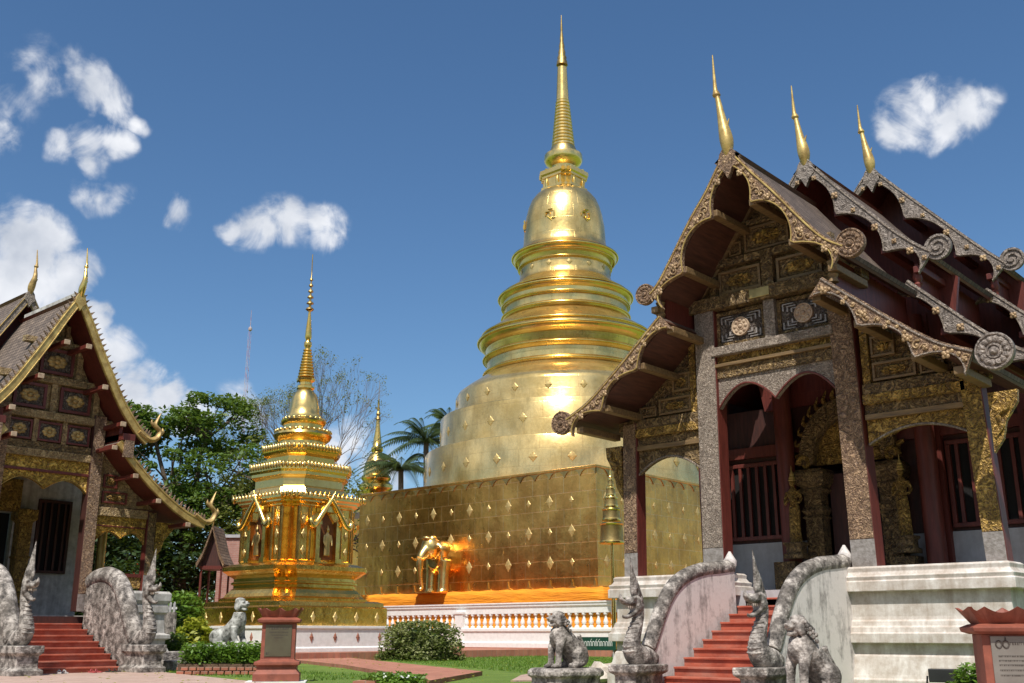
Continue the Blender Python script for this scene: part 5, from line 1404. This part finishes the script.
pr += [(.025, 16.9), (.02, 17.7)]
MB().lathe([(r, z + zz) for r, z in pr], 14).build('umbrella_finial', 'gold_old', W, smooth=40)

# far small stupa behind the wall
FX, FY = -61.1, 52.7
Q = thing('stupa', 'slim golden stupa behind the great wall, only its bell and needle showing', 'stupa', (FX, FY, .3))
MB().rings(rect(-2.4, 2.4, -2.4, 2.4), [(.2, 0), (.2, 1), (0, 1.2), (0, 8), (.2, 8.3), (.2, 8.8), (-.6, 9.4)]).build('base', 'gold_wall', Q)
MB().lathe([(1.7, 9.3), (1.5, 9.8), (1.35, 10.2), (1.35, 10.7), (1.1, 10.9), (1.15, 11.2), (1.3, 11.35), (1.3, 11.6), (1.1, 11.75), (1.0, 11.9), (1.15, 12.1), (1.1, 12.3), (.95, 12.4)], 32).build('ring_moulding', 'gold_bright', Q, smooth=40)
MB().lathe([(1.0, 12.3), (.98, 12.8), (.88, 13.3), (.65, 13.8), (.42, 14.1), (.36, 14.2)], 32).build('bell', 'gold_pale', Q, smooth=50)
MB().lathe([(.36, 14.1), (.46, 14.25), (.46, 14.5), (.36, 14.6), (.30, 15.2), (.2, 15.9), (.12, 16.7)], 16).build('spire', 'gold_bright', Q, smooth=40)
MB().lathe([(.05, 16.6), (.22, 16.75), (.1, 17.0), (.18, 17.15), (.08, 17.4), (.14, 17.55), (.06, 17.8), (.1, 17.95), (.03, 18.4), (.01, 19.9)], 12).build('umbrella_finial', 'gold_old', Q, smooth=40)

# ------------------------------------------------------------------ signboards
def signboard(label, loc, rot, w, h, plate, lines, emblem):
    o = thing('information_sign', label, 'signboard', loc, rot, None)
    hw_ = w * .36
    MB().rings(rect(-hw_, hw_, -hw_ * .55, hw_ * .55), [(.13 * w, 0), (.13 * w, .10 * h), (.06 * w, .15 * h), (.06 * w, .2 * h), (.12 * w, .22 * h), (.12 * w, .26 * h), (0, .29 * h), (0, .78 * h)]).build('pillar', 'terracotta', o, bevel=.008)
    MB().rings(rect(-hw_, hw_, -hw_ * .55, hw_ * .55), [(.02, .78 * h), (.09 * w, .80 * h), (.10 * w, .835 * h), (.03 * w, .86 * h), (.0, .865 * h)]).build('cornice', 'terracotta', o, bevel=.008)
    # flared crown with a scalloped rim
    m = MB(); n = 24; z0 = .865 * h
    for sgn in (-1, 1):
        top = []; bot = []
        for i in range(n + 1):
            u = -1 + 2 * i / n
            zt = h - .05 * h * abs(math.sin(u * math.pi * 1.5)) * (1 if abs(u) < .9 else .4)
            if abs(u) > .93: zt = h
            top.append((u * (hw_ + .12 * w), sgn * (hw_ * .55 + .10 * w), zt)); bot.append((u * hw_, sgn * hw_ * .55, z0))
        for i in range(n):
            a, b, c, d = bot[i], bot[i + 1], top[i + 1], top[i]
            e = [(p[0], p[1] - sgn * .035, p[2]) for p in (a, b, c, d)]
            m.add([a, b, c, d] + e, [(0, 1, 2, 3), (7, 6, 5, 4), (3, 2, 6, 7)])
        for sx2 in (-1,):
            pass
    for sgn in (-1, 1):
        a = [(sgn * hw_, -hw_ * .55, z0), (sgn * hw_, hw_ * .55, z0), (sgn * (hw_ + .12 * w), hw_ * .55 + .10 * w, h), (sgn * (hw_ + .12 * w), 0, h * .965), (sgn * (hw_ + .12 * w), -hw_ * .55 - .10 * w, h)]
        b = [(p[0] - sgn * .035, p[1], p[2]) for p in a]
        m.add(a + b, [(0, 1, 2, 3, 4), (9, 8, 7, 6, 5)] + [(i, (i + 1) % 5, 5 + (i + 1) % 5, 5 + i) for i in range(5)])
    m.box(-hw_, hw_, -hw_ * .5, hw_ * .5, z0 - .01, z0 + .02)
    m.build('crown', 'terracotta', o)
    yf = -hw_ * .55
    # lettered plate
    pl = MB().box(-hw_ * .78, hw_ * .78, yf - .015, yf - .002, .33 * h, .765 * h).build('plate', plate, o, bevel=.004)
    rnd = random.Random(5); m = MB()
    pw = hw_ * .68; z = .735 * h
    for r_, (zz_, hh_, x0, x1) in enumerate(lines):
        x = -pw + x0 * 2 * pw
        while x < -pw + x1 * 2 * pw:
            ww2 = hh_ * h * rnd.uniform(.5, .9)
            m.box(x, x + ww2 * .25, yf - .0185, yf - .0155, zz_ * h, (zz_ + hh_) * h); m.box(x + ww2 * .3, x + ww2 * .75, yf - .0185, yf - .0155, (zz_ + hh_ * rnd.choice((0, .8))) * h, (zz_ + hh_ * 1.0) * h)
            x += ww2 * 1.15
    if emblem:
        for ex in (-.84, -.56):
            m.tube([(ex * pw + .03 * math.cos(a * .524), yf - .018, .70 * h + .034 * math.sin(a * .524)) for a in range(13)], [.008] * 13, 5, 1)
        m.tube([(-.56 * pw, yf - .018, .735 * h), (-.56 * pw, yf - .018, .76 * h)], [.010, .003], 5, 1)
    m.build('lettering', 'engraving', pl)
    return o
s1 = signboard('terracotta information pillar with dark plate, standing before the small golden stupa', (-19.2, 14.0, .03), 50, .98, 1.50, 'sign_plate_dark', [(.70, .035, .08, .95), (.655, .012, .1, .9), (.615, .012, .2, .9), (.58, .010, .3, .7), (.36, .03, 0, .12)], False)
MB().box(-.62, .62, -.42, .42, -.06, -.002).build('footing', 'white_paint', s1)
signboard('terracotta information pillar with grey plate and small emblems, at the right edge', (-3.72, 12.15, 0), 32, 1.02, 1.27, 'sign_plate', [(.695, .02, .3, .98), (.60, .012, .05, .9), (.565, .012, .05, .95), (.53, .012, .05, .9), (.49, .012, .05, .85), (.45, .012, .05, .9)], True)

# small green notice board
n_ = thing('notice_board', 'low green notice board with white writing, near the rocks at the white base corner', 'sign', (-26.6, 34.9, .0), 12)
n_.scale = (.85, 1, .9)
MB().box(-.95, .95, -.02, .02, .38, .95).build('board', 'sign_green', n_, bevel=.005)
for x in (-.8, .8): MB().box(x - .03, x + .03, .02, .06, 0, .9).build('post', 'mast_metal', n_)
rnd = random.Random(11); m = MB(); x = -.78
while x < .75:
    k = rnd.random(); w_ = rnd.uniform(.06, .1)
    zz0, zz1 = .56, .74
    m.tube([(x, -.03, zz0), (x, -.03, zz1), (x + w_ * .6, -.03, zz1 + .02), (x + w_, -.03, zz1 - .03), (x + w_, -.03, zz0)], [.012] * 5, 5, 2)
    if k < .3: m.tube([(x + w_ * .4, -.03, .80), (x + w_, -.03, .83), (x + w_ * 1.2, -.03, .87)], [.01] * 3, 5, 1)
    elif k < .5: m.tube([(x + w_ * .7, -.03, .50), (x + w_, -.03, .47)], [.01] * 2, 5, 1)
    x += w_ + .055
m.build('lettering', 'white_paint', n_)

# flood lamp near the plinth
fl = thing('flood_lamp', 'small black flood lamp on the ground before the white base', 'lamp', (-6.3, 17.1, 0), 8)
MB().box(-.24, .24, -.07, .09, .27, .47).build('housing', 'black', fl, bevel=.015)
MB().box(-.21, .21, .092, .1, .30, .45).build('glass', 'sign_plate', fl)
MB().tube([(-.27, 0, .36), (-.27, 0, .1), (0, 0, .06), (.27, 0, .1), (.27, 0, .36)], [.015] * 5, 6, 2).build('bracket', 'black', fl)
MB().lathe([(.1, 0), (.1, .04), (.03, .06), (.03, .1)], 10).build('foot', 'black', fl)

# ------------------------------------------------------------------ plants
def leaves(m, c, r, n, rnd, size, flat=.5):
    for _ in range(n):
        while True:
            d = Vector((rnd.uniform(-1, 1), rnd.uniform(-1, 1), rnd.uniform(-1, 1)))
            if d.length <= 1: break
        rr_ = d.length
        if rr_ > .01: d = d / rr_ * (rr_ ** .55)
        p = Vector((c[0] + d.x * r[0], c[1] + d.y * r[1], c[2] + d.z * r[2]))
        a = Vector((rnd.gauss(0, 1), rnd.gauss(0, 1), rnd.gauss(0, flat))).normalized()
        b = a.cross(Vector((rnd.gauss(0, .6), rnd.gauss(0, .6), 1))).normalized()
        s_ = size * rnd.uniform(.6, 1.3)
        m.add([tuple(p - b * s_ * .3), tuple(p + a * s_ * .55 - b * s_ * .0), tuple(p + b * s_ * .3), tuple(p - a * s_ * .55)], [(0, 1, 2, 3)])
def limb(m, p0, p1, r0, r1, rnd, wob=.15, n=5):
    pts = []
    L_ = (Vector(p1) - Vector(p0)).length
    for i in range(n + 1):
        t_ = i / n; q = Vector(p0).lerp(Vector(p1), t_)
        if 0 < i < n: q += Vector((rnd.uniform(-1, 1), rnd.uniform(-1, 1), rnd.uniform(-.5, .5))) * wob * L_ * .3
        q.z += math.sin(t_ * math.pi) * -.03 * L_
        pts.append(tuple(q))
    m.tube(pts, [r0 + (r1 - r0) * i / n for i in range(n + 1)], 7, 2)
    return pts
def tree(name, label, cat, base, h, crown, n_cl, n_lf, size, mat, seed, tr=.28, bark='bark', clump=1.2, group=None, fork=.4):
    """crown: list of (dx,dy,z,rx,ry,rz) lobes relative to the base"""
    rnd = random.Random(seed)
    o = thing(name, label, cat, base, 0, group)
    t_ = MB(); fz = h * fork
    limb(t_, (0, 0, -.1), (rnd.uniform(-.3, .3), rnd.uniform(-.3, .3), fz), tr, tr * .7, rnd, .08)
    lf = MB()
    for (dx, dy, z, rx, ry, rz) in crown:
        hub = (dx * .6, dy * .6, z - rz * .45)
        limb(t_, (0, 0, fz * .92), hub, tr * .5, tr * .25, rnd)
        for _ in range(n_cl):
            while True:
                d = Vector((rnd.uniform(-1, 1), rnd.uniform(-1, 1), rnd.uniform(-1, 1)))
                if d.length < 1: break
            d = d.normalized() * (d.length ** .4)
            c = (dx + d.x * rx, dy + d.y * ry, z + d.z * rz)
            cr = clump * rnd.uniform(.55, 1.2)
            leaves(lf, c, (cr, cr, cr * .55), int(n_lf * rnd.uniform(.6, 1.3)), rnd, size)
            if rnd.random() < .45: limb(t_, hub, c, tr * .16, .03, rnd, .2, 4)
    t_.build('trunk', bark, o, smooth=60)
    lf.build('crown', mat, o, fixn=False)
    return o
tree('leafy_tree', 'tall green spreading tree behind the left hall roof, left of the small stupa', 'tree', (-53.5, 32.2, 0), 15, [(-1.5, -1, 10.5, 3.6, 3.6, 3.2), (.5, 1.2, 12.8, 2.4, 2.4, 1.8), (2.2, 1.5, 9.2, 3.0, 3.0, 2.2), (-.6, 1, 7.0, 4.2, 3.6, 2.2), (-2.6, -2.4, 12.2, 1.8, 1.8, 1.5)], 46, 110, .27, 'leaf_mid', 21, .4, clump=.85)
tree('leafy_tree', 'olive-green tree with open branches just left of the small stupa spire', 'tree', (-50.5, 34.9, 0), 12, [(0, 0, 10.2, 2.6, 2.6, 1.7), (2, 2, 8.2, 2.6, 2.6, 1.8), (-.5, -.5, 7.0, 3.2, 3.2, 2.0)], 34, 90, .24, 'leaf_olive', 22, .3, clump=.8)
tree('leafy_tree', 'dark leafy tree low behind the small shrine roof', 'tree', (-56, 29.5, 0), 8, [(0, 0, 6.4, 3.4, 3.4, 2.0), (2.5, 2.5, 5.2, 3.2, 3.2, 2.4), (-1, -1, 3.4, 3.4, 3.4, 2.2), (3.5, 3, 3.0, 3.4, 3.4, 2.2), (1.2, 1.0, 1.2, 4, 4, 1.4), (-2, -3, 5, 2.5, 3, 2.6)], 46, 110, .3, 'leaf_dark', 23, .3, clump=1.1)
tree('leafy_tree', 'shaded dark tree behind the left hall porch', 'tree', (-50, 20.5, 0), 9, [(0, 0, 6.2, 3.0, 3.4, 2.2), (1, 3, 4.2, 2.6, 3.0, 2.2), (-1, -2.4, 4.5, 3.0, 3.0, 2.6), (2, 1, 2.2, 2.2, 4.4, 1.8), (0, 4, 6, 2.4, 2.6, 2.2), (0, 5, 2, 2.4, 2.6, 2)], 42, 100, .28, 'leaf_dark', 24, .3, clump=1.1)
tree('leafy_tree', 'small green tree glimpsed through the left hall side arch', 'tree', (-44, 18.9, 0), 6, [(0, 0, 4.0, 1.5, 2.0, 1.6), (.6, 1.3, 2.8, 1.2, 1.5, 1.2)], 22, 80, .22, 'leaf_mid', 25, .15, clump=.7)
# trees between the stupas
tree('leafy_tree', 'grey-green leafy tree between the two small stupa spires', 'tree', (-55.5, 43.5, 0), 12, [(0, 0, 9.5, 3.0, 3.0, 2.0), (-3, -3, 8.5, 2.6, 2.6, 2.4), (1.5, 2, 7.5, 3, 3, 2.0)], 24, 60, .24, 'leaf_olive', 26, .3, clump=.8, bark='bark_grey')

def bare_tree(base, seed):
    rnd = random.Random(seed)
    o = thing('bare_tree', 'tall nearly leafless tree with fine spreading twigs behind the small stupa spire', 'tree', base)
    t_ = MB(); lf = MB()
    def grow(p, d, L_, r, lev):
        q = p + d * L_
        mid = p.lerp(q, .5) + Vector((rnd.uniform(-1, 1), rnd.uniform(-1, 1), rnd.uniform(-.3, .6))) * L_ * .09
        t_.tube([tuple(p), tuple(mid), tuple(q)], [r, r * .85, r * .66], 6 if lev < 3 else 4, 2 if lev < 3 else 1)
        if lev >= 7:
            if rnd.random() < .7: leaves(lf, q, (.4, .4, .3), rnd.randint(4, 12), rnd, .17)
            return
        n_ = 3 if lev in (0, 1, 3) else 2
        if rnd.random() < .35: n_ += 1
        for k in range(n_):
            ang = rnd.uniform(.24, .60) if lev else rnd.uniform(.25, .6)
            ax_ = d.cross(Vector((rnd.gauss(0, 1), rnd.gauss(0, 1), rnd.gauss(0, 1)))).normalized()
            nd_ = (Matrix.Rotation(ang, 3, ax_) @ d); nd_.z += .05; nd_.normalize()
            grow(q, nd_, L_ * rnd.uniform(.70, .86), r * .62, lev + 1)
    grow(Vector((0, 0, 0)), Vector((-.02, -.02, 1)), 5.2, .26, 0)
    t_.build('trunk', 'bark_grey', o, smooth=60); lf.build('crown', 'leaf_olive', o, fixn=False)
    return o
bt = bare_tree((-52.9, 40.0, 0), 12)
bt.scale = (.52, .52, .82)

def palm(label, base, h, seed, nf=20, fl=3.2):
    rnd = random.Random(seed)
    o = thing('palm_tree', label, 'palm', base, 0, 'palms behind the great stupa wall')
    MB().tube([(0, 0, 0), (.1, .1, h * .5), (.0, .0, h)], [.28, .22, .2], 10, 4).build('trunk', 'bark_grey', o, smooth=60)
    m = MB()
    for k in range(nf):
        a = 6.2832 * k / nf + rnd.uniform(-.2, .2); el = rnd.uniform(.1, 1.25)
        d = Vector((math.cos(a), math.sin(a), 0)); P = []
        for i in range(15):
            t2 = i / 14
            P.append(Vector((0, 0, h)) + d * (fl * math.cos(el) * t2 + fl * .18 * t2) + Vector((0, 0, fl * (math.sin(el) * t2 - .85 * t2 * t2 * (.65 + .4 * math.cos(el))))))
        m.tube([tuple(p) for p in P], [.035 - .002 * i for i in range(15)], 4, 1)
        sdv = Vector((-d.y, d.x, 0))
        for i in range(1, 15):
            for q in range(2):
                p = P[i - 1].lerp(P[i], q / 2); ln = .62 * math.sin(min(1, (i + .5) / 12) * math.pi * .85 + .3)
                for s_ in (-1, 1):
                    tip = p + sdv * s_ * ln * .75 + Vector((0, 0, -ln * .62)) + d * .14
                    m.add([tuple(p - d * .07), tuple(p + d * .07), tuple(tip)], [(0, 1, 2)])
    m.build('frond', 'leaf_palm', o, fixn=False)
palm('feathery palm touching the left edge of the great golden drum, upper crown', (-56.8, 53.8, 0), 14.9, 3, 34, 4.6)
palm('lower palm with drooping fronds beside the slim far stupa', (-58.2, 52.6, 0), 12.9, 4, 30, 4.2)
palm('palm almost hidden behind the drum steps, just its top showing', (-57.6, 57.0, 0), 16.8, 5, 22, 3.4)

def bush(name, label, base, r, n, size, mat, seed, group=None, stems=True, boxy=2.6, petals_=None):
    rnd = random.Random(seed); o = thing(name, label, 'bush', base, 0, group); m = MB(); pm = MB()
    for i in range(n):
        a = rnd.uniform(0, 6.2832); cz = rnd.uniform(-.15, 1); rr_ = rnd.uniform(.74, 1.10) * (.92 + .12 * math.sin(a * 5 + seed) * math.cos(cz * 4))
        e = (abs(math.cos(a)) ** boxy + abs(math.sin(a)) ** boxy) ** (-1 / boxy)
        k = (1 - max(cz, 0) ** 3.2) ** (1 / 3.2)
        c = (r[0] * e * math.cos(a) * k * rr_, r[1] * e * math.sin(a) * k * rr_, r[2] * (.08 + .92 * max(0, cz)) * (.9 + .12 * rr_))
        leaves(m, c, (size * .8,) * 3, 4, rnd, size)
        if petals_ and rnd.random() < petals_[1]: leaves(pm, (c[0] * 1.03, c[1] * 1.03, c[2] * 1.03 + .02), (.03, .03, .03), 3, rnd, .07)
    s_ = MB()
    for k in range(9):
        a = k * .7; s_.tube([(.1 * math.cos(a), .1 * math.sin(a), 0), (r[0] * .6 * math.cos(a), r[1] * .6 * math.sin(a), r[2] * .8)], [.03, .01], 5, 1)
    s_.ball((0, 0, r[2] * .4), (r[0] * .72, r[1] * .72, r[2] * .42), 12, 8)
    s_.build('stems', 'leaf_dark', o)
    m.build('foliage', mat, o, fixn=False)
    if petals_ and pm.v: pm.build('blossom', petals_[0], o, fixn=False)
    return o
bush('clipped_bush', 'wide clipped round bush on the lawn in front of the white balustrade', (-30.63, 28.95, 0), (1.65, 1.3, 1.42), 1900, .13, 'leaf_bush', 31)
bush('flower_bush', 'low flowering bush with white blossoms at the bottom edge, left of centre', (-16.34, 14.75, .0), (.75, .5, .20), 500, .09, 'leaf_bright', 32, petals_=('petal_white', .10))
bush('clipped_bush', 'small bright green ball bush beside the right signboard', (-4.55, 13.2, 0), (.27, .27, .62), 420, .06, 'leaf_bright', 33)
bush('clipped_bush', 'bright green rounded shrub behind the left hall corner', (-38.3, 23.1, .6), (.95, .95, 1.9), 600, .2, 'leaf_bright', 34)
bush('clipped_bush', 'yellow-green spiky shrub beside the small stupa wall', (-36.4, 22.6, .1), (.6, .6, 1.35), 320, .2, 'leaf_yellow', 35)
bush('clipped_bush', 'dark green shrub at the left end of the white stupa wall', (-34.8, 20.9, 0), (.45, .45, .95), 260, .14, 'leaf_mid', 36)
# flower bed with a brick edge
fb = thing('flower_bed', 'low bed of white-flowered plants with brick edging, in front of the pale lion', 'flower bed', (-24.0, 15.85, 0), 41.8)
FBX, FBY = 1.02, .5
m = MB(); rnd = random.Random(4)
for sy2 in (-1, 1):
    x = -FBX
    while x < FBX - .05:
        for row in range(2):
            m.box(x + .1 * (row % 2), x + .1 * (row % 2) + .17, sy2 * FBY - .05, sy2 * FBY + .05, .005 + row * .1, .09 + row * .1)
        x += .2
for sx2 in (-1, 1):
    y = -FBY + .08
    while y < FBY - .2:
        for row in range(2): m.box(sx2 * FBX - .05, sx2 * FBX + .05, y, y + .21, .005 + row * .1, .09 + row * .1)
        y += .25
m.build('brick_edging', 'brick_side', fb, bevel=.01)
MB().box(-FBX, FBX, -FBY, FBY, -.02, .26).build('soil', 'soil', fb)
m = MB(); pm = MB()
for _ in range(900):
    c = (rnd.uniform(-FBX, FBX), rnd.uniform(-FBY, FBY), rnd.uniform(.28, .72))
    leaves(m, c, (.12, .12, .1), 5, rnd, .10)
    if rnd.random() < .09: leaves(pm, (c[0], c[1], .7), (.05, .05, .02), 3, rnd, .07)
m.build('foliage', 'leaf_bright', fb, fixn=False); pm.build('blossom', 'petal_white', fb, fixn=False)
# red flowering plant in the dark behind
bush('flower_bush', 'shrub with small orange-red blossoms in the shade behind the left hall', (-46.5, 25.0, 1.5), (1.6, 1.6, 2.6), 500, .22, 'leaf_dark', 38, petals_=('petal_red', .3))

# ------------------------------------------------------------------ small things
# rocks piled at the plinth corner
def rock(label, loc, s, seed, mat='plaster_base'):
    rnd = random.Random(seed); m = MB(); m.ball((0, 0, s[2] * .5), s, 9, 6)
    m.v = [(x * rnd.uniform(.75, 1.2), y * rnd.uniform(.75, 1.2), max(-.02, z * rnd.uniform(.8, 1.15))) for x, y, z in m.v]
    o = m.build('rock', mat, None); o.location = loc; tag(o, label, 'rock', 'pale rocks piled at the corner of the white base')
rk = [(-14.6, 19.3, .35, .25, .2), (-14.1, 18.7, .4, .3, .28), (-15.1, 19.6, .3, .25, .15), (-14.3, 19.5, .25, .2, .35), (-13.85, 18.1, .3, .3, .22), (-14.9, 18.9, .25, .25, .18), (-14.45, 18.1, .28, .2, .16), (-14.0, 19.4, .35, .3, .45)]
for i, (x, y, a, b, c) in enumerate(rk):
    rock('pale broken rock in the pile at the left corner of the white base', (x, y, 0), (a, b, c), 40 + i)
# stone step beside the left naga
st = thing('stone_step', 'low grey stone block step right of the left hall steps', 'step', (-27.4, 16.9, 0), 90)
MB().box(-.75, .55, -.5, .3, 0, .28).build('block', 'old_stone', st, bevel=.03)
MB().box(-.6, .75, .32, 1.0, 0, .5).build('block', 'old_stone', st, bevel=.03)
# sandals left at the steps
def sandal(label, x, y, a, mat):
    o = thing('sandal', label, 'shoe', (x, y, .03), a, 'shoes left at the foot of the left hall steps')
    MB().prism([(-.04, -.12), (.04, -.12), (.05, .02), (.045, .12), (0, .15), (-.045, .12), (-.045, .02)], 0, .03, 'xy').build('sole', mat, o)
    MB().tube([(-.045, .03, .03), (0, .06, .08), (.045, .03, .03)], [.014] * 3, 6, 3).build('strap', mat, o)
shoes = [(-26.75, 12.9, 'white sandal leftmost at the foot of the left hall steps', 'shoe_b'), (-26.7, 13.02, 'pale sandal paired with the leftmost one', 'shoe_b'), (-26.7, 13.75, 'red sandal in the middle of the bottom step', 'shoe_a'), (-26.72, 13.9, 'red sandal paired beside the middle one', 'shoe_a'), (-26.7, 14.25, 'black shoe right of the red sandals', 'black'), (-26.74, 14.42, 'black shoe nearest the right naga', 'black')]
for i, (x, y, l, mt) in enumerate(shoes): sandal(l, x, y, 70 + 17 * i, mt)
# picket fence
pf = thing('picket_fence', 'low white picket fence in the shade behind the left hall plinth', 'fence', (-36.4, 21.1, .25), 12)
for k in range(9):
    MB().prism([(-.9 + k * .2, 1.5), (-.9 + k * .2 + .1, 1.5), (-.9 + k * .2 + .1, 1.8), (-.9 + k * .2 + .05, 1.87), (-.9 + k * .2, 1.8)], 0, .03).build('picket', 'plaster_grey', pf)
MB().box(-.95, .85, .032, .06, 1.6, 1.68).build('rail', 'white_paint', pf)
MB().box(-.95, .85, -.02, .07, 0, 1.5).build('low_wall', 'old_stone', pf)
# small shrine roof and pink brick building
sh = thing('spirit_shrine', 'small dark shrine with steep gable roof between the smaller hall and small stupa', 'shrine', (-40.3, 25.65, 0), 41)
sh.scale = (.58, .8, 1.0)
for s_ in (-1, 1):
    MB().box(s_ * .75 - .06, s_ * .75 + .06, -.06, .06, 0, 3.8).build('post', 'red_wood', sh); MB().box(s_ * .75 - .06, s_ * .75 + .06, 1.4, 1.52, 0, 3.8).build('post', 'red_wood', sh)
    P = [(0, 5.5), (s_ * .3, 4.9), (s_ * .6, 4.35), (s_ * 1.05, 3.85)]
    MB().strip(P, [(x, z - .1) for x, z in P], -.3, 1.8).build('roof', 'roof_tile_left', sh)
    MB().strip([(x, z + .05) for x, z in P], [(x * .96, z - .14) for x, z in P], -.36, -.301).build('bargeboard', 'carved_rose', sh)
MB().prism([(-.8, 3.8), (.8, 3.8), (0, 5.2)], .0, .08).build('gable_wall', 'dark_wood', sh)
MB().tube([(0, -.33, 5.45), (.05, -.33, 5.75), (.0, -.33, 6.0)], [.06, .04, .01], 7, 3).build('finial', 'gold_old', sh)
MB().box(-.85, .85, -.1, 1.6, 3.66, 3.8).build('beam', 'red_wood', sh)
MB().box(-.8, .8, .2, 1.5, 0, 2.0).build('altar', 'dark_wood', sh)
pk = thing('brick_building', 'pink brick building with a grey coping, glimpsed left of the small stupa', 'building', (-45.6, 30.25, 0), 42)
MB().box(-.8, 5, 0, 3, 0, 5.6).build('wall', 'brick_pink', pk)
MB().box(-.9, 5.1, -.1, 3.1, 5.6, 5.75).build('coping', 'plaster_grey', pk)
# radio mast
rm = thing('radio_mast', 'distant thin red and white radio mast against the sky, left of the bare tree', 'mast', (-116, 77, 0))
m = MB()
for a, b in ((-.3, -.3), (.3, -.3), (0, .35)): m.tube([(a, b, 0), (a * .5, b * .5, 40)], [.03, .02], 4, 1)
for k in range(26):
    z = k * 1.5; s_ = 1 - z / 80
    m.tube([(-.3 * s_, -.3 * s_, z), (.3 * s_, -.3 * s_, z + 1.5), (0, .35 * s_, z), (-.3 * s_, -.3 * s_, z + 1.5)], [.014] * 4, 4, 1)
m.build('lattice', 'mast_metal', rm)
MB().lathe([(.04, 40), (.25, 40.2), (.25, 40.5), (.04, 40.7), (.02, 43)], 8).build('antenna', 'mast_metal', rm)

# far tree arc in view, plus unseen rows added to darken the gold's reflections
rnd = random.Random(77); lf = MB()
for k in range(60):
    a = R(-80 + 62 * k / 59); D_ = rnd.uniform(105, 125)
    c = (math.sin(a) * D_, math.cos(a) * D_, rnd.uniform(2, 5))
    leaves(lf, c, (6, 6, 4.2), 170, rnd, 1.2)
for k in range(66):
    t_ = k / 65
    if t_ < .5: c = (-75 + 125 * t_ * 2, -34 + rnd.uniform(-4, 4), 0)
    else: c = (50 + rnd.uniform(-4, 4), -34 + 120 * (t_ - .5) * 2, 0)
    for zc in (3.0, 8.5): leaves(lf, (c[0], c[1], zc + rnd.uniform(-1, 1.5)), (4.4, 4.4, 4.2), 190, rnd, 1.3)
o = lf.build('far_trees', 'leaf_dark', fixn=False); o['kind'] = 'stuff'; o['label'] = 'far belt of dark trees, with unseen rows added to darken reflections'; o['category'] = 'trees'
